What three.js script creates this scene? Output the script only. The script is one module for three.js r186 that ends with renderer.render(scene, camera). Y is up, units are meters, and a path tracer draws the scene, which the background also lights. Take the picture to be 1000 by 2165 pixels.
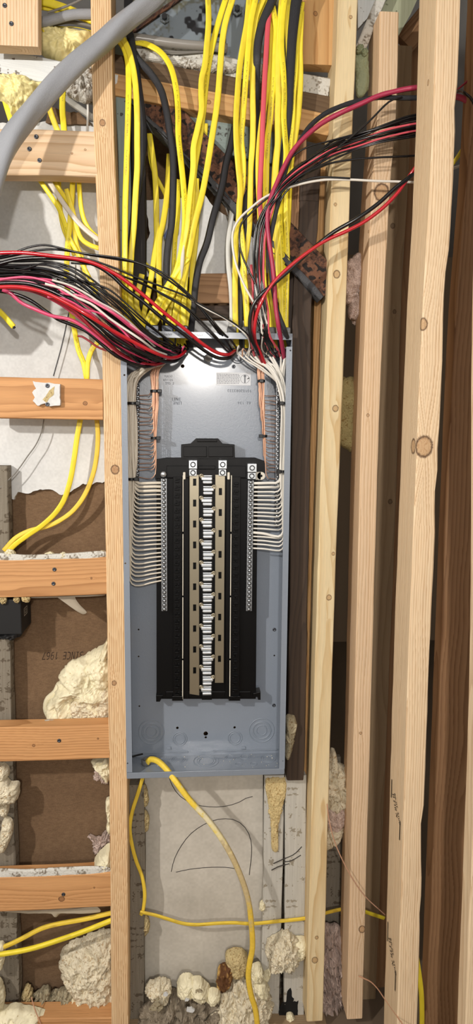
import * as THREE from 'three';
import { mergeGeometries, toCreasedNormals } from 'three/addons/utils/BufferGeometryUtils.js';
import { RoundedBoxGeometry } from 'three/addons/geometries/RoundedBoxGeometry.js';

// ---------------------------------------------------------------- camera, light, exposure
const scene = new THREE.Scene();
scene.background = new THREE.Color(0x000000);
const FOCAL = 1400, FW = 1000, FH = 2165;
const PITCH = 7.374 * Math.PI / 180, YAW = 4.059 * Math.PI / 180, ROLL = 0.4426 * Math.PI / 180;
const EYE = new THREE.Vector3(0, 1.5, 1.4477);
const camera = new THREE.PerspectiveCamera(2 * Math.atan(FH / 2 / FOCAL) * 180 / Math.PI, FW / FH, 0.05, 30);
const fwd = new THREE.Vector3(Math.sin(YAW) * Math.cos(PITCH), -Math.sin(PITCH), -Math.cos(YAW) * Math.cos(PITCH));
const rt0 = new THREE.Vector3(Math.cos(YAW), 0, Math.sin(YAW));
const up0 = new THREE.Vector3().crossVectors(rt0, fwd);
const camR = rt0.clone().multiplyScalar(Math.cos(ROLL)).addScaledVector(up0, Math.sin(ROLL));
const camU = up0.clone().multiplyScalar(Math.cos(ROLL)).addScaledVector(rt0, -Math.sin(ROLL));
camera.position.copy(EYE);
camera.quaternion.setFromRotationMatrix(new THREE.Matrix4().makeBasis(camR, camU, fwd.clone().negate()));
scene.add(camera);

const renderer = new THREE.WebGLRenderer({ antialias: true });
renderer.toneMapping = THREE.LinearToneMapping;
renderer.toneMappingExposure = 1.0;
renderer.shadowMap.enabled = true;

// key: a bare work-light bulb high on the left; fill: a second bulb behind the right shoulder; a ceiling panel behind
const KEY_AT = new THREE.Vector3(-1.2, 2.02, 1.5), KEY_CD = 8;
const FILL_AT = new THREE.Vector3(0.08, 1.91, 2.5), FILL_CD = 6.2;
const CEIL_AT = new THREE.Vector3(0.1, 2.58, 1.7), CEIL_NIT = 0.7;

// ---------------------------------------------------------------- helpers
const V3 = (x, y, z) => new THREE.Vector3(x, y, z);
// where the sight line of photo point (px, py) meets the plane z = z; used to measure places off the photograph
function P(px, py, z = 0) {
  const d = fwd.clone().addScaledVector(camR, (px - FW / 2) / FOCAL).addScaledVector(camU, -(py - FH / 2) / FOCAL);
  return EYE.clone().addScaledVector(d, (z - EYE.z) / d.z);
}
let seedState = 7;
const reseed = (s) => { seedState = (s * 2654435761) >>> 0; };
const rnd = () => { seedState = (seedState + 0x6d2b79f5) | 0; let t = Math.imul(seedState ^ (seedState >>> 15), 1 | seedState); t = (t + Math.imul(t ^ (t >>> 7), 61 | t)) ^ t; return ((t ^ (t >>> 14)) >>> 0) / 4294967296; };
const rr = (a, b) => a + (b - a) * rnd();
const lerp = (a, b, t) => a + (b - a) * t, clamp = (x, a = 0, b = 1) => Math.min(b, Math.max(a, x));
const sstep = (a, b, x) => { const t = clamp((x - a) / (b - a)); return t * t * (3 - 2 * t); };
function h2(ix, iy, s) { let h = Math.imul(ix, 374761393) + Math.imul(iy, 668265263) + Math.imul(s, 2147483647 ^ 0x5bd1e995); h = Math.imul(h ^ (h >>> 13), 1274126177); return ((h ^ (h >>> 16)) >>> 0) / 4294967296; }
function vn(x, y, s = 0, wx = 0, wy = 0) {           // value noise, -1..1, optional period
  let ix = Math.floor(x), iy = Math.floor(y); const fx = x - ix, fy = y - iy, u = fx * fx * (3 - 2 * fx), v = fy * fy * (3 - 2 * fy);
  let jx = ix + 1, jy = iy + 1;
  if (wx) { ix = ((ix % wx) + wx) % wx; jx = ((jx % wx) + wx) % wx; } if (wy) { iy = ((iy % wy) + wy) % wy; jy = ((jy % wy) + wy) % wy; }
  const a = h2(ix, iy, s), b = h2(jx, iy, s), c = h2(ix, jy, s), d = h2(jx, jy, s);
  return (a + (b - a) * u + (c - a) * v + (a - b - c + d) * u * v) * 2 - 1;
}
function vn3(x, y, z, s) { const iz = Math.floor(z), f = z - iz, t = f * f * (3 - 2 * f); return lerp(vn(x + iz * 37.31, y + iz * 17.73, s + iz * 101), vn(x + (iz + 1) * 37.31, y + (iz + 1) * 17.73, s + (iz + 1) * 101), t); }
const fb = (x, y, s, n = 3) => { let t = 0, a = 0.5; for (let i = 0; i < n; i++) { t += a * vn(x, y, s + i * 17); x *= 2.03; y *= 2.03; a *= 0.5; } return t; };

const used = new Map();
function numbered(name) { const n = used.get(name) || 0; used.set(name, n + 1); return n ? name + '_' + String(n).padStart(3, '0') : name; }
function tag(o, label, category, group, kind) {
  if (label) o.userData.label = label; if (category) o.userData.category = category;
  if (group) o.userData.group = group; if (kind) o.userData.kind = kind; return o;
}
const lit = (m) => { m.castShadow = m.receiveShadow = true; return m; };
// top-level single mesh: geometry is in world metres, moved so that the object stands at its own base
function solo(name, geo, mat, label, category, group, kind) {
  geo.computeBoundingBox(); const b = geo.boundingBox, c = V3((b.min.x + b.max.x) / 2, b.min.y, (b.min.z + b.max.z) / 2);
  geo.translate(-c.x, -c.y, -c.z);
  const m = lit(new THREE.Mesh(geo, mat)); m.name = numbered(name); m.position.copy(c); scene.add(m);
  return tag(m, label, category, group, kind);
}
function group(name, label, category, grp, kind) { const g = new THREE.Group(); g.name = numbered(name); return tag(g, label, category, grp, kind); }
function part(parent, name, geo, mat, pos, label) { const m = lit(new THREE.Mesh(geo, mat)); m.name = name; if (pos) m.position.copy(pos); if (label) m.userData.label = label; parent.add(m); return m; }
function settle(g) {                                    // put the group's origin at its base and add it to the scene
  g.updateMatrixWorld(true); const b = new THREE.Box3().setFromObject(g), c = V3((b.min.x + b.max.x) / 2, b.min.y, (b.min.z + b.max.z) / 2);
  g.position.copy(c); for (const k of g.children) k.position.sub(c); scene.add(g); return g;
}
// 'x,y,z x,y x,y,z' in photo pixels and metres of z -> points; missing z are interpolated
function path(s) {
  const r = s.trim().split(/\s+/).map((t) => t.split(',').map(Number));
  let last = 0; if (r[0][2] === undefined) r[0][2] = 0;
  if (r[r.length - 1][2] === undefined) { let k = r.length - 1; while (r[k][2] === undefined) k--; r[r.length - 1][2] = r[k][2]; }
  for (let i = 1; i < r.length; i++) if (r[i][2] !== undefined) {
    const len = []; let t = 0; for (let j = last; j < i; j++) { t += Math.hypot(r[j + 1][0] - r[j][0], r[j + 1][1] - r[j][1]); len.push(t); }
    for (let j = last + 1; j < i; j++) r[j][2] = lerp(r[last][2], r[i][2], len[j - last - 1] / t);
    last = i;
  }
  return r.map(([x, y, z]) => P(x, y, z));
}
function bufferGeo(pos, uv, idx) {
  const g = new THREE.BufferGeometry(); g.setAttribute('position', new THREE.Float32BufferAttribute(pos, 3));
  g.setAttribute('uv', new THREE.Float32BufferAttribute(uv, 2)); g.setIndex(idx);
  let vol = 0; const a = V3(), b = V3(), c = V3();
  for (let i = 0; i < idx.length; i += 3) { a.fromArray(pos, idx[i] * 3); b.fromArray(pos, idx[i + 1] * 3); c.fromArray(pos, idx[i + 2] * 3); vol += a.dot(b.cross(c)); }
  if (vol < 0) for (let i = 0; i < idx.length; i += 3) { const t = idx[i]; idx[i] = idx[i + 1]; idx[i + 1] = t; }
  g.setIndex(idx); g.computeVertexNormals(); return g;
}
// swept wire or cable. rx, ry: half width and half depth of its section
function wireGeo(pts, rx, o = {}) {
  const ry = o.ry ?? rx, flat = ry !== rx, rad = o.rad ?? (flat ? 12 : 8), curve = new THREE.CatmullRomCurve3(pts, false, 'centripetal'); curve.arcLengthDivisions = 80;
  const len = curve.getLength(), n = Math.max(8, Math.ceil(len / (o.step ?? 0.009))), C = curve.getSpacedPoints(n), pos = [], uv = [], idx = [];
  const A = V3(), B = V3(), T = V3(), Z = V3(0, 0, 1); let prevA = null;
  for (let i = 0; i <= n; i++) {
    T.subVectors(C[Math.min(n, i + 1)], C[Math.max(0, i - 1)]).normalize();
    if (flat) { A.crossVectors(T, Z); if (A.length() < 0.25 && prevA) A.copy(prevA).addScaledVector(T, -prevA.dot(T)); } else if (prevA) A.copy(prevA).addScaledVector(T, -prevA.dot(T)); else { A.crossVectors(T, Z); if (A.length() < 0.1) A.set(1, 0, 0); }
    A.normalize(); if (flat && prevA && A.dot(prevA) < 0) A.negate(); prevA = A.clone(); B.crossVectors(A, T).normalize();
    const s = len * i / n, roll = (o.roll ?? 0) + (o.twist ?? 0) * Math.sin(s * (o.freq ?? 4) + (o.phase ?? 0)), cr = Math.cos(roll), sr = Math.sin(roll);
    const A2 = A.clone().multiplyScalar(cr).addScaledVector(B, sr), B2 = B.clone().multiplyScalar(cr).addScaledVector(A, -sr);
    const taper = o.taper ? o.taper(i / n) : 1;
    for (let k = 0; k <= rad; k++) {
      const th = k / rad * Math.PI * 2, c = Math.cos(th), d = Math.sin(th), e = flat ? 0.72 : 1;
      let m = taper; if (o.strand) m *= 1 + 0.1 * Math.cos(o.strand * th - s * (o.lay ?? 130)) ;
      const x = rx * m * Math.sign(c) * Math.pow(Math.abs(c), e), y = ry * m * Math.sign(d) * Math.pow(Math.abs(d), e);
      pos.push(C[i].x + A2.x * x + B2.x * y, C[i].y + A2.y * x + B2.y * y, C[i].z + A2.z * x + B2.z * y); uv.push(k / rad, s);
      if (i < n && k < rad) { const q = i * (rad + 1) + k, w = q + rad + 1; idx.push(q, w, q + 1, q + 1, w, w + 1); }
    }
  }
  for (const e of [0, n]) { const c = pos.length / 3; pos.push(C[e].x, C[e].y, C[e].z); uv.push(0.5, 0); for (let k = 0; k < rad; k++) { const q = e * (rad + 1) + k; e ? idx.push(c, q + 1, q) : idx.push(c, q, q + 1); } }
  return bufferGeo(pos, uv, idx);
}
// squared timber swept along the path of its front-left edge; R points across the face, its depth goes to -z
function beamGeo(pts, R, w, d, o = {}) {
  const rad = o.rad ?? 0.003, seg = 3, prof = [], Bk = o.back ?? V3(0, 0, -1);
  const per = (x, z) => prof.push([x, z]);
  const arc = (cx, cz, a0) => { for (let i = 0; i <= seg; i++) { const a = a0 + i / seg * Math.PI / 2; per(cx + rad * Math.cos(a), cz + rad * Math.sin(a)); } };
  // start mid-back, go to left face, front, right face: x across, z depth (0 front, d back)
  per(w / 2, d); arc(rad, d - rad, Math.PI / 2); arc(rad, rad, Math.PI); arc(w - rad, rad, Math.PI * 1.5); arc(w - rad, d - rad, 0); per(w / 2, d);
  const U = [0]; for (let i = 1; i < prof.length; i++) U.push(U[i - 1] + Math.hypot(prof[i][0] - prof[i - 1][0], prof[i][1] - prof[i - 1][1]));
  const full = U[U.length - 1], pos = [], uv = [], idx = [], m = prof.length;
  const curve = pts.length > 2 ? new THREE.CatmullRomCurve3(pts, false, 'centripetal') : new THREE.LineCurve3(pts[0], pts[1]);
  const len = curve.getLength(), n = o.n ?? Math.max(6, Math.ceil(len / 0.04)), C = curve.getSpacedPoints(n), sd = o.seed ?? 1;
  for (let i = 0; i <= n; i++) {
    const s = len * i / n;
    prof.forEach(([x, z], k) => {
      const wob = (o.wob ?? 0.0007), a = wob * vn(s * 18, k * 0.9, sd), b = wob * vn(s * 18, k * 0.9, sd + 5);
      let xx = x + a; const zz = z + b;
      if (o.chip) { const t = Math.max(0, fb(s * 22, 3, sd + 9) - 0.12) * o.chip; if (x > w * 0.7 && z < d * 0.6) xx -= t * sstep(w * 0.7, w, x); }
      pos.push(C[i].x + R.x * xx + Bk.x * zz, C[i].y + R.y * xx + Bk.y * zz, C[i].z + R.z * xx + Bk.z * zz);
      o.metres ? uv.push(U[k], s + (o.v0 ?? 0)) : uv.push(U[k] / full, (o.v0 ?? 0) + s / (o.vlen ?? len));
      if (i < n && k < m - 1) { const q = i * m + k, t = q + m; idx.push(q, t, q + 1, q + 1, t, t + 1); }
    });
  }
  const base = pos.length / 3;
  for (const e of [0, n]) {                       // caps with vertices of their own
    const at = pos.length / 3; let cx = 0, cy = 0, cz = 0;
    for (let k = 0; k < m; k++) { const q = (e * m + k) * 3; pos.push(pos[q], pos[q + 1], pos[q + 2]); uv.push(prof[k][0] / full + 0.1, prof[k][1] / 2.4); cx += pos[q] / m; cy += pos[q + 1] / m; cz += pos[q + 2] / m; }
    pos.push(cx, cy, cz); uv.push(0.1, 0.01);
    for (let k = 0; k < m - 1; k++) e ? idx.push(at + m, at + k + 1, at + k) : idx.push(at + m, at + k, at + k + 1);
  }
  const g = bufferGeo(pos, uv, idx); g.userData = { len, full, U };
  return g;
}
// flat piece cut to a photo outline on the plane z, thick metres deep; rag roughens the edge
function outline(s, z, rag = 0, sd = 1, step = 0.006) {
  const p = path(s.trim().split(/\s+/).map((t) => t + ',' + z).join(' ')), r = [];
  p.forEach((a, i) => {
    const b = p[(i + 1) % p.length], L = Math.hypot(b.x - a.x, b.y - a.y), n = rag ? Math.max(1, Math.ceil(L / step)) : 1, nx = -(b.y - a.y) / L, ny = (b.x - a.x) / L;
    for (let k = 0; k < n; k++) { const t = k / n, w = rag * (vn(i * 7.3 + k * 0.47, 2, sd) * 0.7 + vn(i * 3.3 + k * 1.3, 6, sd) * 0.5) * (n > 1 ? 1 : 0); r.push(new THREE.Vector2(lerp(a.x, b.x, t) + nx * w, lerp(a.y, b.y, t) + ny * w)); }
  });
  return r;
}
function slabGeo(s, z, thick, o = {}) {
  const sh = new THREE.Shape(outline(s, z, o.rag, o.seed)); for (const h of o.holes ?? []) sh.holes.push(h);
  const bv = o.bevel ?? 0, g = new THREE.ExtrudeGeometry(sh, { depth: thick - 2 * bv, bevelEnabled: bv > 0, bevelSize: bv, bevelOffset: -bv, bevelThickness: bv, bevelSegments: 2, curveSegments: 20 });
  g.translate(0, 0, z - thick + bv);
  return g;
}
const boxGeo = (x0, x1, y0, y1, z0, z1, r = 0.0006, seg = 2) => { const g = new RoundedBoxGeometry(x1 - x0, y1 - y0, z1 - z0, seg, Math.min(r, (x1 - x0) / 2.1, (y1 - y0) / 2.1, (z1 - z0) / 2.1)); g.translate((x0 + x1) / 2, (y0 + y1) / 2, (z0 + z1) / 2); return g; };
// lumpy body grown from an outline on plane z, bulging T metres forward
function lumpGeo(s, z, T, o = {}) {
  const p = path(s.trim().split(/\s+/).map((t) => t + ',' + z).join(' ')), sd = o.seed ?? 1, M = o.m ?? 84, K = o.k ?? 18;
  const cv = new THREE.CatmullRomCurve3(p, true, 'centripetal'), ring = cv.getSpacedPoints(M).slice(0, M), c = V3(); ring.forEach((q) => c.addScaledVector(q, 1 / M));
  const size = Math.max(...ring.map((q) => q.distanceTo(c))), fr = o.freq ?? 2.6 / size, am = o.amp ?? 0.45, pos = [], uv = [], idx = [];
  const domeAt = (r) => Math.pow(Math.max(0, 1 - Math.pow(r, o.pow ?? 3)), 0.5);
  for (let k = 0; k <= K; k++) for (let j = 0; j <= M; j++) {
    const r = 1 - k / K, q = ring[j % M]; const dl0 = Math.hypot(q.x - c.x, q.y - c.y) || 1; let x = lerp(c.x, q.x, r), y = lerp(c.y, q.y, r);
    const edge = (o.edge ?? 0.05) * size * r * (vn(q.x * 140, q.y * 140, sd) * 0.6 + vn(q.x * 420, q.y * 420, sd + 3) * 0.4); const dl = Math.hypot(q.x - c.x, q.y - c.y) || 1;
    x += (q.x - c.x) / dl * edge; y += (q.y - c.y) / dl * edge;
    const dome = domeAt(r), hz = T * dome, wx = x + 0.3 / fr * vn3(x * fr * 0.8, y * fr * 0.8, hz * fr * 0.8, sd + 40), wy = y + 0.3 / fr * vn3(x * fr * 0.8, y * fr * 0.8, hz * fr * 0.8, sd + 50);
    const nb = vn3(wx * fr, wy * fr, hz * fr, sd + 11), nm = vn3(wx * fr * 2.7, wy * fr * 2.7, hz * fr * 2.7, sd + 23), big = o.smooth ? nb : 1 - Math.abs(nb) * 2.0, mid = o.smooth ? nm : 1 - 2 * Math.abs(nm), fine = 0.6 * vn3(x * 300, y * 300, hz * 300, sd + 31) + 0.3 * vn3(x * 620, y * 620, hz * 620, sd + 33);
    const wave = am * (0.55 * big + 0.3 * mid) + (o.fine ?? 0.1) * fine, side = (1 - Math.pow(dome, 2)) * Math.min(1, dome * 3) * T * 0.7 * wave, h = T * dome * (1 + wave) - 0.0005 * (k === 0 ? 1 : 0);
    x += (q.x - c.x) / dl0 * side; y += (q.y - c.y) / dl0 * side; pos.push(x, y, z + h); uv.push(x, y);
    if (k < K && j < M) { const a = k * (M + 1) + j, b = a + M + 1; idx.push(a, b, a + 1, a + 1, b, b + 1); }
  }
  for (let j = 0; j <= M; j++) {                    // texture laid along the surface, from the middle outwards
    const q = ring[j % M], a = Math.atan2(q.y - c.y, q.x - c.x), ca = Math.cos(a), sa = Math.sin(a); let s = 0;
    for (let k = K; k >= 0; k--) { const i = k * (M + 1) + j, u = i + M + 1; if (k < K) s += Math.hypot(pos[i * 3] - pos[u * 3], pos[i * 3 + 1] - pos[u * 3 + 1], pos[i * 3 + 2] - pos[u * 3 + 2]); uv[i * 2] = c.x + ca * s; uv[i * 2 + 1] = c.y + sa * s; }
  }
  const at = pos.length / 3; for (let j = 0; j <= M; j++) { pos.push(pos[j * 3], pos[j * 3 + 1], z - (o.deep ?? 0.002)); uv.push(pos[j * 3], pos[j * 3 + 1]); if (j < M) idx.push(j, j + 1, at + j, at + j, j + 1, at + j + 1); }
  const cc = pos.length / 3; pos.push(c.x, c.y, z - (o.deep ?? 0.002)); uv.push(c.x, c.y); for (let j = 0; j < M; j++) idx.push(at + j, at + j + 1, cc);
  return bufferGeo(pos, uv, idx);
}
function join(list) { const l = list.map((g) => { const q = g.index ? g.toNonIndexed() : g.clone(); for (const k of Object.keys(q.attributes)) if (!['position', 'normal', 'uv'].includes(k)) q.deleteAttribute(k); return q; }); return mergeGeometries(l, false); }
const ORD = 'first second third fourth fifth sixth seventh eighth ninth tenth eleventh twelfth thirteenth fourteenth fifteenth sixteenth seventeenth eighteenth nineteenth twentieth twenty-first twenty-second twenty-third twenty-fourth twenty-fifth twenty-sixth twenty-seventh'.split(' ');

// ---------------------------------------------------------------- materials
function texOf(w, h, fn, srgb = true) {
  const data = new Uint8Array(w * h * 4); let c = [0, 0, 0];
  for (let y = 0; y < h; y++) for (let x = 0; x < w; x++) { c = fn(x, y); const i = (y * w + x) * 4; data[i] = clamp(c[0], 0, 255); data[i + 1] = clamp(c[1], 0, 255); data[i + 2] = clamp(c[2], 0, 255); data[i + 3] = 255; }
  const t = new THREE.DataTexture(data, w, h); t.wrapS = t.wrapT = THREE.RepeatWrapping; t.magFilter = THREE.LinearFilter; t.minFilter = THREE.LinearMipmapLinearFilter; t.generateMipmaps = true; t.anisotropy = 8;
  if (srgb) t.colorSpace = THREE.SRGBColorSpace; t.needsUpdate = true; return t;
}
const mix3 = (a, b, t) => [a[0] + (b[0] - a[0]) * t, a[1] + (b[1] - a[1]) * t, a[2] + (b[2] - a[2]) * t];
// timber: annual rings of a log cut by the four faces of the board, with knots. o.pal = [early, late, knot]
function woodTex(o) {
  const W = o.tw ?? 256, H = o.th ?? 2048, { w, d, len } = o, full = 2 * (w + d), sd = o.seed, rings = o.rings ?? 260, cx = o.cx ?? 0.06, cz = o.cz ?? 0.09;
  const wobX = [], wobZ = []; for (let y = 0; y < H; y++) { const v = y / H * len; wobX.push((o.wob ?? 0.008) * (vn(v * 1.7, 1, sd) + 0.35 * vn(v * 6, 3, sd))); wobZ.push((o.wob ?? 0.008) * (vn(v * 1.3, 7, sd) + 0.35 * vn(v * 5, 9, sd))); }
  const pt = []; for (let x = 0; x < W; x++) { let u = x / W * full; u -= w / 2; if (u < 0) pt.push([w / 2 - (u + w / 2), d]); else if (u < d) pt.push([0, d - u]); else if (u < d + w) pt.push([u - d, 0]); else if (u < 2 * d + w) pt.push([w, u - d - w]); else pt.push([w - (u - 2 * d - w), d]); }
  const pal = o.pal, knots = o.knots ?? [], stain = o.stain;
  return texOf(W, H, (x, y) => {
    const v = y / H * len, [a, b] = pt[x], u = x / W * full;
    let ax = a - cx + wobX[y], az = b - cz + wobZ[y], dark = 0, rim = 0;
    let warp = 0.0016 * vn(u * 45, v * 7, sd + 2) + 0.0007 * vn(u * 160, v * 18, sd + 4);
    for (const k of knots) {
      const du = u - k.u, dv = v - k.v; if (Math.abs(dv) > k.r * 9) continue;
      const q = Math.hypot(du, dv * 0.9) / k.r, far = Math.hypot(du, dv * 0.42) / k.r;
      warp += k.r * 0.75 * Math.exp(-far * far * 0.22) * Math.sign(du || 1) * (k.side ?? 1);
      const e = q + 0.07 * vn(u * 500, v * 500, sd + 8);
      dark = Math.max(dark, sstep(1.15, 0.85, e) * (k.dark ?? 0.5)); rim = Math.max(rim, Math.exp(-((e - 1) * (e - 1)) * 70) * (k.rim ?? 0.85));
      if (e < 1.1) warp += 0.002 * Math.sin(e * 9);
    }
    const ring = (Math.hypot(ax, az) + warp) * rings, f = ring - Math.floor(ring), band = h2(Math.floor(ring), 3, sd);
    let t = Math.pow(f, 2.2) * (0.55 + 0.45 * band); t *= sstep(1.0, 0.93, f);
    const fib = vn(u * 1500, v * 22, sd + 12) * 0.5 + vn(u * 3000, v * 60, sd + 14) * 0.5, tone = vn(u * 14, v * 1.6, sd + 6) * 0.5 + vn(u * 40, v * 5, sd + 7) * 0.3;
    let c = mix3(pal[0], pal[1], clamp(t * (o.con ?? 1) + 0.07 * fib + 0.12 * tone));
    const l = 1 + 0.055 * fib + 0.06 * tone; c = [c[0] * l, c[1] * l, c[2] * l];
    if (dark) c = mix3(c, pal[2], dark * (0.75 + 0.25 * Math.sin(Math.hypot(u, v) * 2600)));
    if (rim) c = mix3(c, [50, 28, 14], rim * 0.8);
    if (stain) c = stain(c, u, v, sd);
    return c;
  });
}
const woodMat = (tex, o = {}) => new THREE.MeshStandardMaterial({ map: tex, bumpMap: tex, bumpScale: o.bump ?? 0.0004, roughness: o.rough ?? 0.72, color: o.tint ?? 0xffffff });
const PAL = {
  fir: [[228, 198, 156], [176, 130, 84], [112, 66, 34]],
  yellow: [[226, 206, 164], [190, 152, 98], [150, 104, 58]],
  pink: [[226, 198, 164], [180, 140, 98], [150, 104, 58]],
  rose: [[227, 204, 170], [180, 144, 106], [150, 104, 58]],
  orange: [[206, 154, 102], [162, 112, 66], [88, 50, 26]],
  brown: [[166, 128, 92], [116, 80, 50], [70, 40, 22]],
  grey: [[160, 138, 108], [128, 104, 76], [60, 44, 30]],
  old: [[66, 51, 39], [42, 31, 23], [30, 20, 14]],
  ply: [[204, 162, 108], [170, 122, 70], [120, 74, 36]],
};
const std = (c, r = 0.8, o = {}) => new THREE.MeshStandardMaterial({ color: c, roughness: r, ...o });
// stuff sampled in metres: size is the metres a tile spans
function tileTex(size, px, fn, srgb = true) { const t = texOf(px, px, (x, y) => fn(x / px, y / px, x, y), srgb); t.repeat.set(1 / size, 1 / size); return t; }
const N = (u, v, f, s) => vn(u * f, v * f, s, f, f);
const drywallTex = tileTex(0.5, 512, (u, v) => { const n = N(u, v, 8, 1) * 4 + N(u, v, 32, 2) * 4 + N(u, v, 128, 3) * 5; return [212 + n, 213 + n, 212 + n]; });
const M = {};
M.drywall = std(0xffffff, 0.9, { map: drywallTex, bumpMap: drywallTex, bumpScale: 0.0006 });
const plasterTex = tileTex(0.5, 512, (u, v) => { const n = N(u, v, 5, 4) * 8 + N(u, v, 20, 5) * 5 + N(u, v, 90, 6) * 5; return [196 + n, 190 + n, 178 + n]; });
M.plaster = std(0xffffff, 0.85, { map: plasterTex, bumpMap: plasterTex, bumpScale: 0.0012 });
const kraftTex = tileTex(0.4, 512, (u, v) => { const n = N(u, v, 6, 7) * 5 + N(u, v, 40, 8) * 4 + vn(u * 60, v * 256, 9, 60, 256) * 6 + N(u, v, 256, 10) * 6; return [112 + n, 88 + n * 0.9, 64 + n * 0.75]; });
M.kraft = std(0xffffff, 0.92, { map: kraftTex });
const foamTex = tileTex(0.12, 512, (u, v) => { const n = N(u, v, 6, 11) * 7 + N(u, v, 24, 12) * 6 + N(u, v, 96, 13) * 5; let p = sstep(0.72, 0.86, N(u, v, 22, 15)) * 0.55; return mix3([230 + n, 221 + n, 188 + n], [176, 146, 96], p); });
M.foam = std(0xffffff, 0.6, { map: foamTex, bumpMap: foamTex, bumpScale: 0.0018 });
const foamCut = tileTex(0.1, 512, (u, v) => { const n = N(u, v, 5, 16) * 10 + N(u, v, 40, 17) * 12 + N(u, v, 128, 18) * 7; let p = sstep(0.45, 0.8, N(u, v, 30, 19)) * 0.6 + sstep(0.6, 0.8, N(u, v, 70, 20)) * 0.4; return mix3([218 + n, 208 + n, 182 + n], [156, 124, 82], clamp(p)); });
M.foamCut = std(0xffffff, 0.85, { map: foamCut, bumpMap: foamCut, bumpScale: 0.0014 });
M.foamDrip = std(0xf0e4a4, 0.4, { bumpMap: foamTex, bumpScale: 0.0005 });
M.foamOld = std(0xe6dab8, 0.9, { map: foamCut, bumpMap: foamCut, bumpScale: 0.003 });
M.foamPale = std(0xf0e2bc, 0.85, { map: foamCut, bumpMap: foamCut, bumpScale: 0.001 });
M.foamGrey = std(0xc4c0b6, 0.95, { map: foamCut, bumpMap: foamCut, bumpScale: 0.003 });
M.foamStain = std(0xffffff, 0.8, { map: tileTex(0.1, 256, (u, v) => mix3([206, 168, 96], [92, 56, 24], sstep(0.0, 0.7, N(u, v, 4, 61) + 0.3 * N(u, v, 16, 62)))), bumpMap: foamCut, bumpScale: 0.002 });
const pinkTex = tileTex(0.1, 256, (u, v) => { const n = N(u, v, 10, 21) * 22 + N(u, v, 64, 22) * 26; return [206 + n, 184 + n, 172 + n]; });
M.fibre = std(0xffffff, 1, { map: pinkTex, bumpMap: pinkTex, bumpScale: 0.004 });
const rubbleTex = tileTex(0.12, 256, (u, v) => { const n = N(u, v, 10, 24) * 20 + N(u, v, 50, 25) * 22; return [134 + n, 122 + n, 104 + n]; });
M.rubble = std(0xffffff, 0.95, { map: rubbleTex, bumpMap: rubbleTex, bumpScale: 0.002 });
M.crust = std(0xffffff, 0.9, { map: tileTex(0.15, 256, (u, v) => { const n = N(u, v, 12, 26) * 0.6 + N(u, v, 48, 27) * 0.5; return mix3([206, 204, 196], [128, 118, 104], sstep(0.0, 0.75, n)); }), bumpMap: rubbleTex, bumpScale: 0.004 });
// old painted board: paint that has chipped down to grey wood
function paintTex(paint, bare, cover, seed) { return tileTex(0.3, 512, (u, v) => { const n = vn(u * 10, v * 36, seed, 10, 36) * 0.5 + vn(u * 48, v * 8, seed + 1, 48, 8) * 0.3 + N(u, v, 96, seed + 2) * 0.3, f = vn(u * 200, v * 6, seed + 4, 200, 6) * 7; return mix3([paint[0] + f, paint[1] + f, paint[2] + f], [bare[0] + f, bare[1] + f, bare[2] + f], sstep(cover, cover + 0.18, n)); }); }
const steelTex = tileTex(0.06, 256, (u, v) => { const n = N(u, v, 16, 31) * 40 + N(u, v, 40, 32) * 50; return [128 + n, 128 + n, 128 + n]; }, false);
M.panel = new THREE.MeshPhysicalMaterial({ color: 0x838c98, roughness: 0.36, bumpMap: steelTex, bumpScale: 0.00025, clearcoat: 0.8, clearcoatRoughness: 0.16 });
M.panelRing = new THREE.MeshPhysicalMaterial({ color: 0x838c98, roughness: 0.42, clearcoat: 0.35, clearcoatRoughness: 0.3 });
const zincTex = tileTex(0.08, 256, (u, v) => { const n = vn(u * 6, v * 90, 33, 6, 90) * 18 + N(u, v, 40, 34) * 14; return [150 + n, 150 + n, 150 + n]; }, false);
M.bus = new THREE.MeshStandardMaterial({ color: 0xaaa18c, metalness: 0.9, roughness: 0.36, bumpMap: zincTex, bumpScale: 0.0001 });
M.zinc = new THREE.MeshStandardMaterial({ color: 0xc9ced2, metalness: 0.9, roughness: 0.3 });
M.barZinc = new THREE.MeshStandardMaterial({ color: 0xa4a8ac, metalness: 0.9, roughness: 0.42 });
M.stab = new THREE.MeshStandardMaterial({ color: 0xdfe3e6, metalness: 0.75, roughness: 0.34 });
M.darkMetal = new THREE.MeshStandardMaterial({ color: 0x4a4a4c, metalness: 0.8, roughness: 0.45 });
M.black = new THREE.MeshPhysicalMaterial({ color: 0x050506, roughness: 0.4, specularIntensity: 0.45 });
M.blackMatt = std(0x0d0d0e, 0.7);
M.hole = std(0x060606, 0.9);
M.screw = new THREE.MeshStandardMaterial({ color: 0x55585e, metalness: 0.85, roughness: 0.4 });
M.edgeWhite = std(0xd8d2c2, 0.5);
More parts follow.
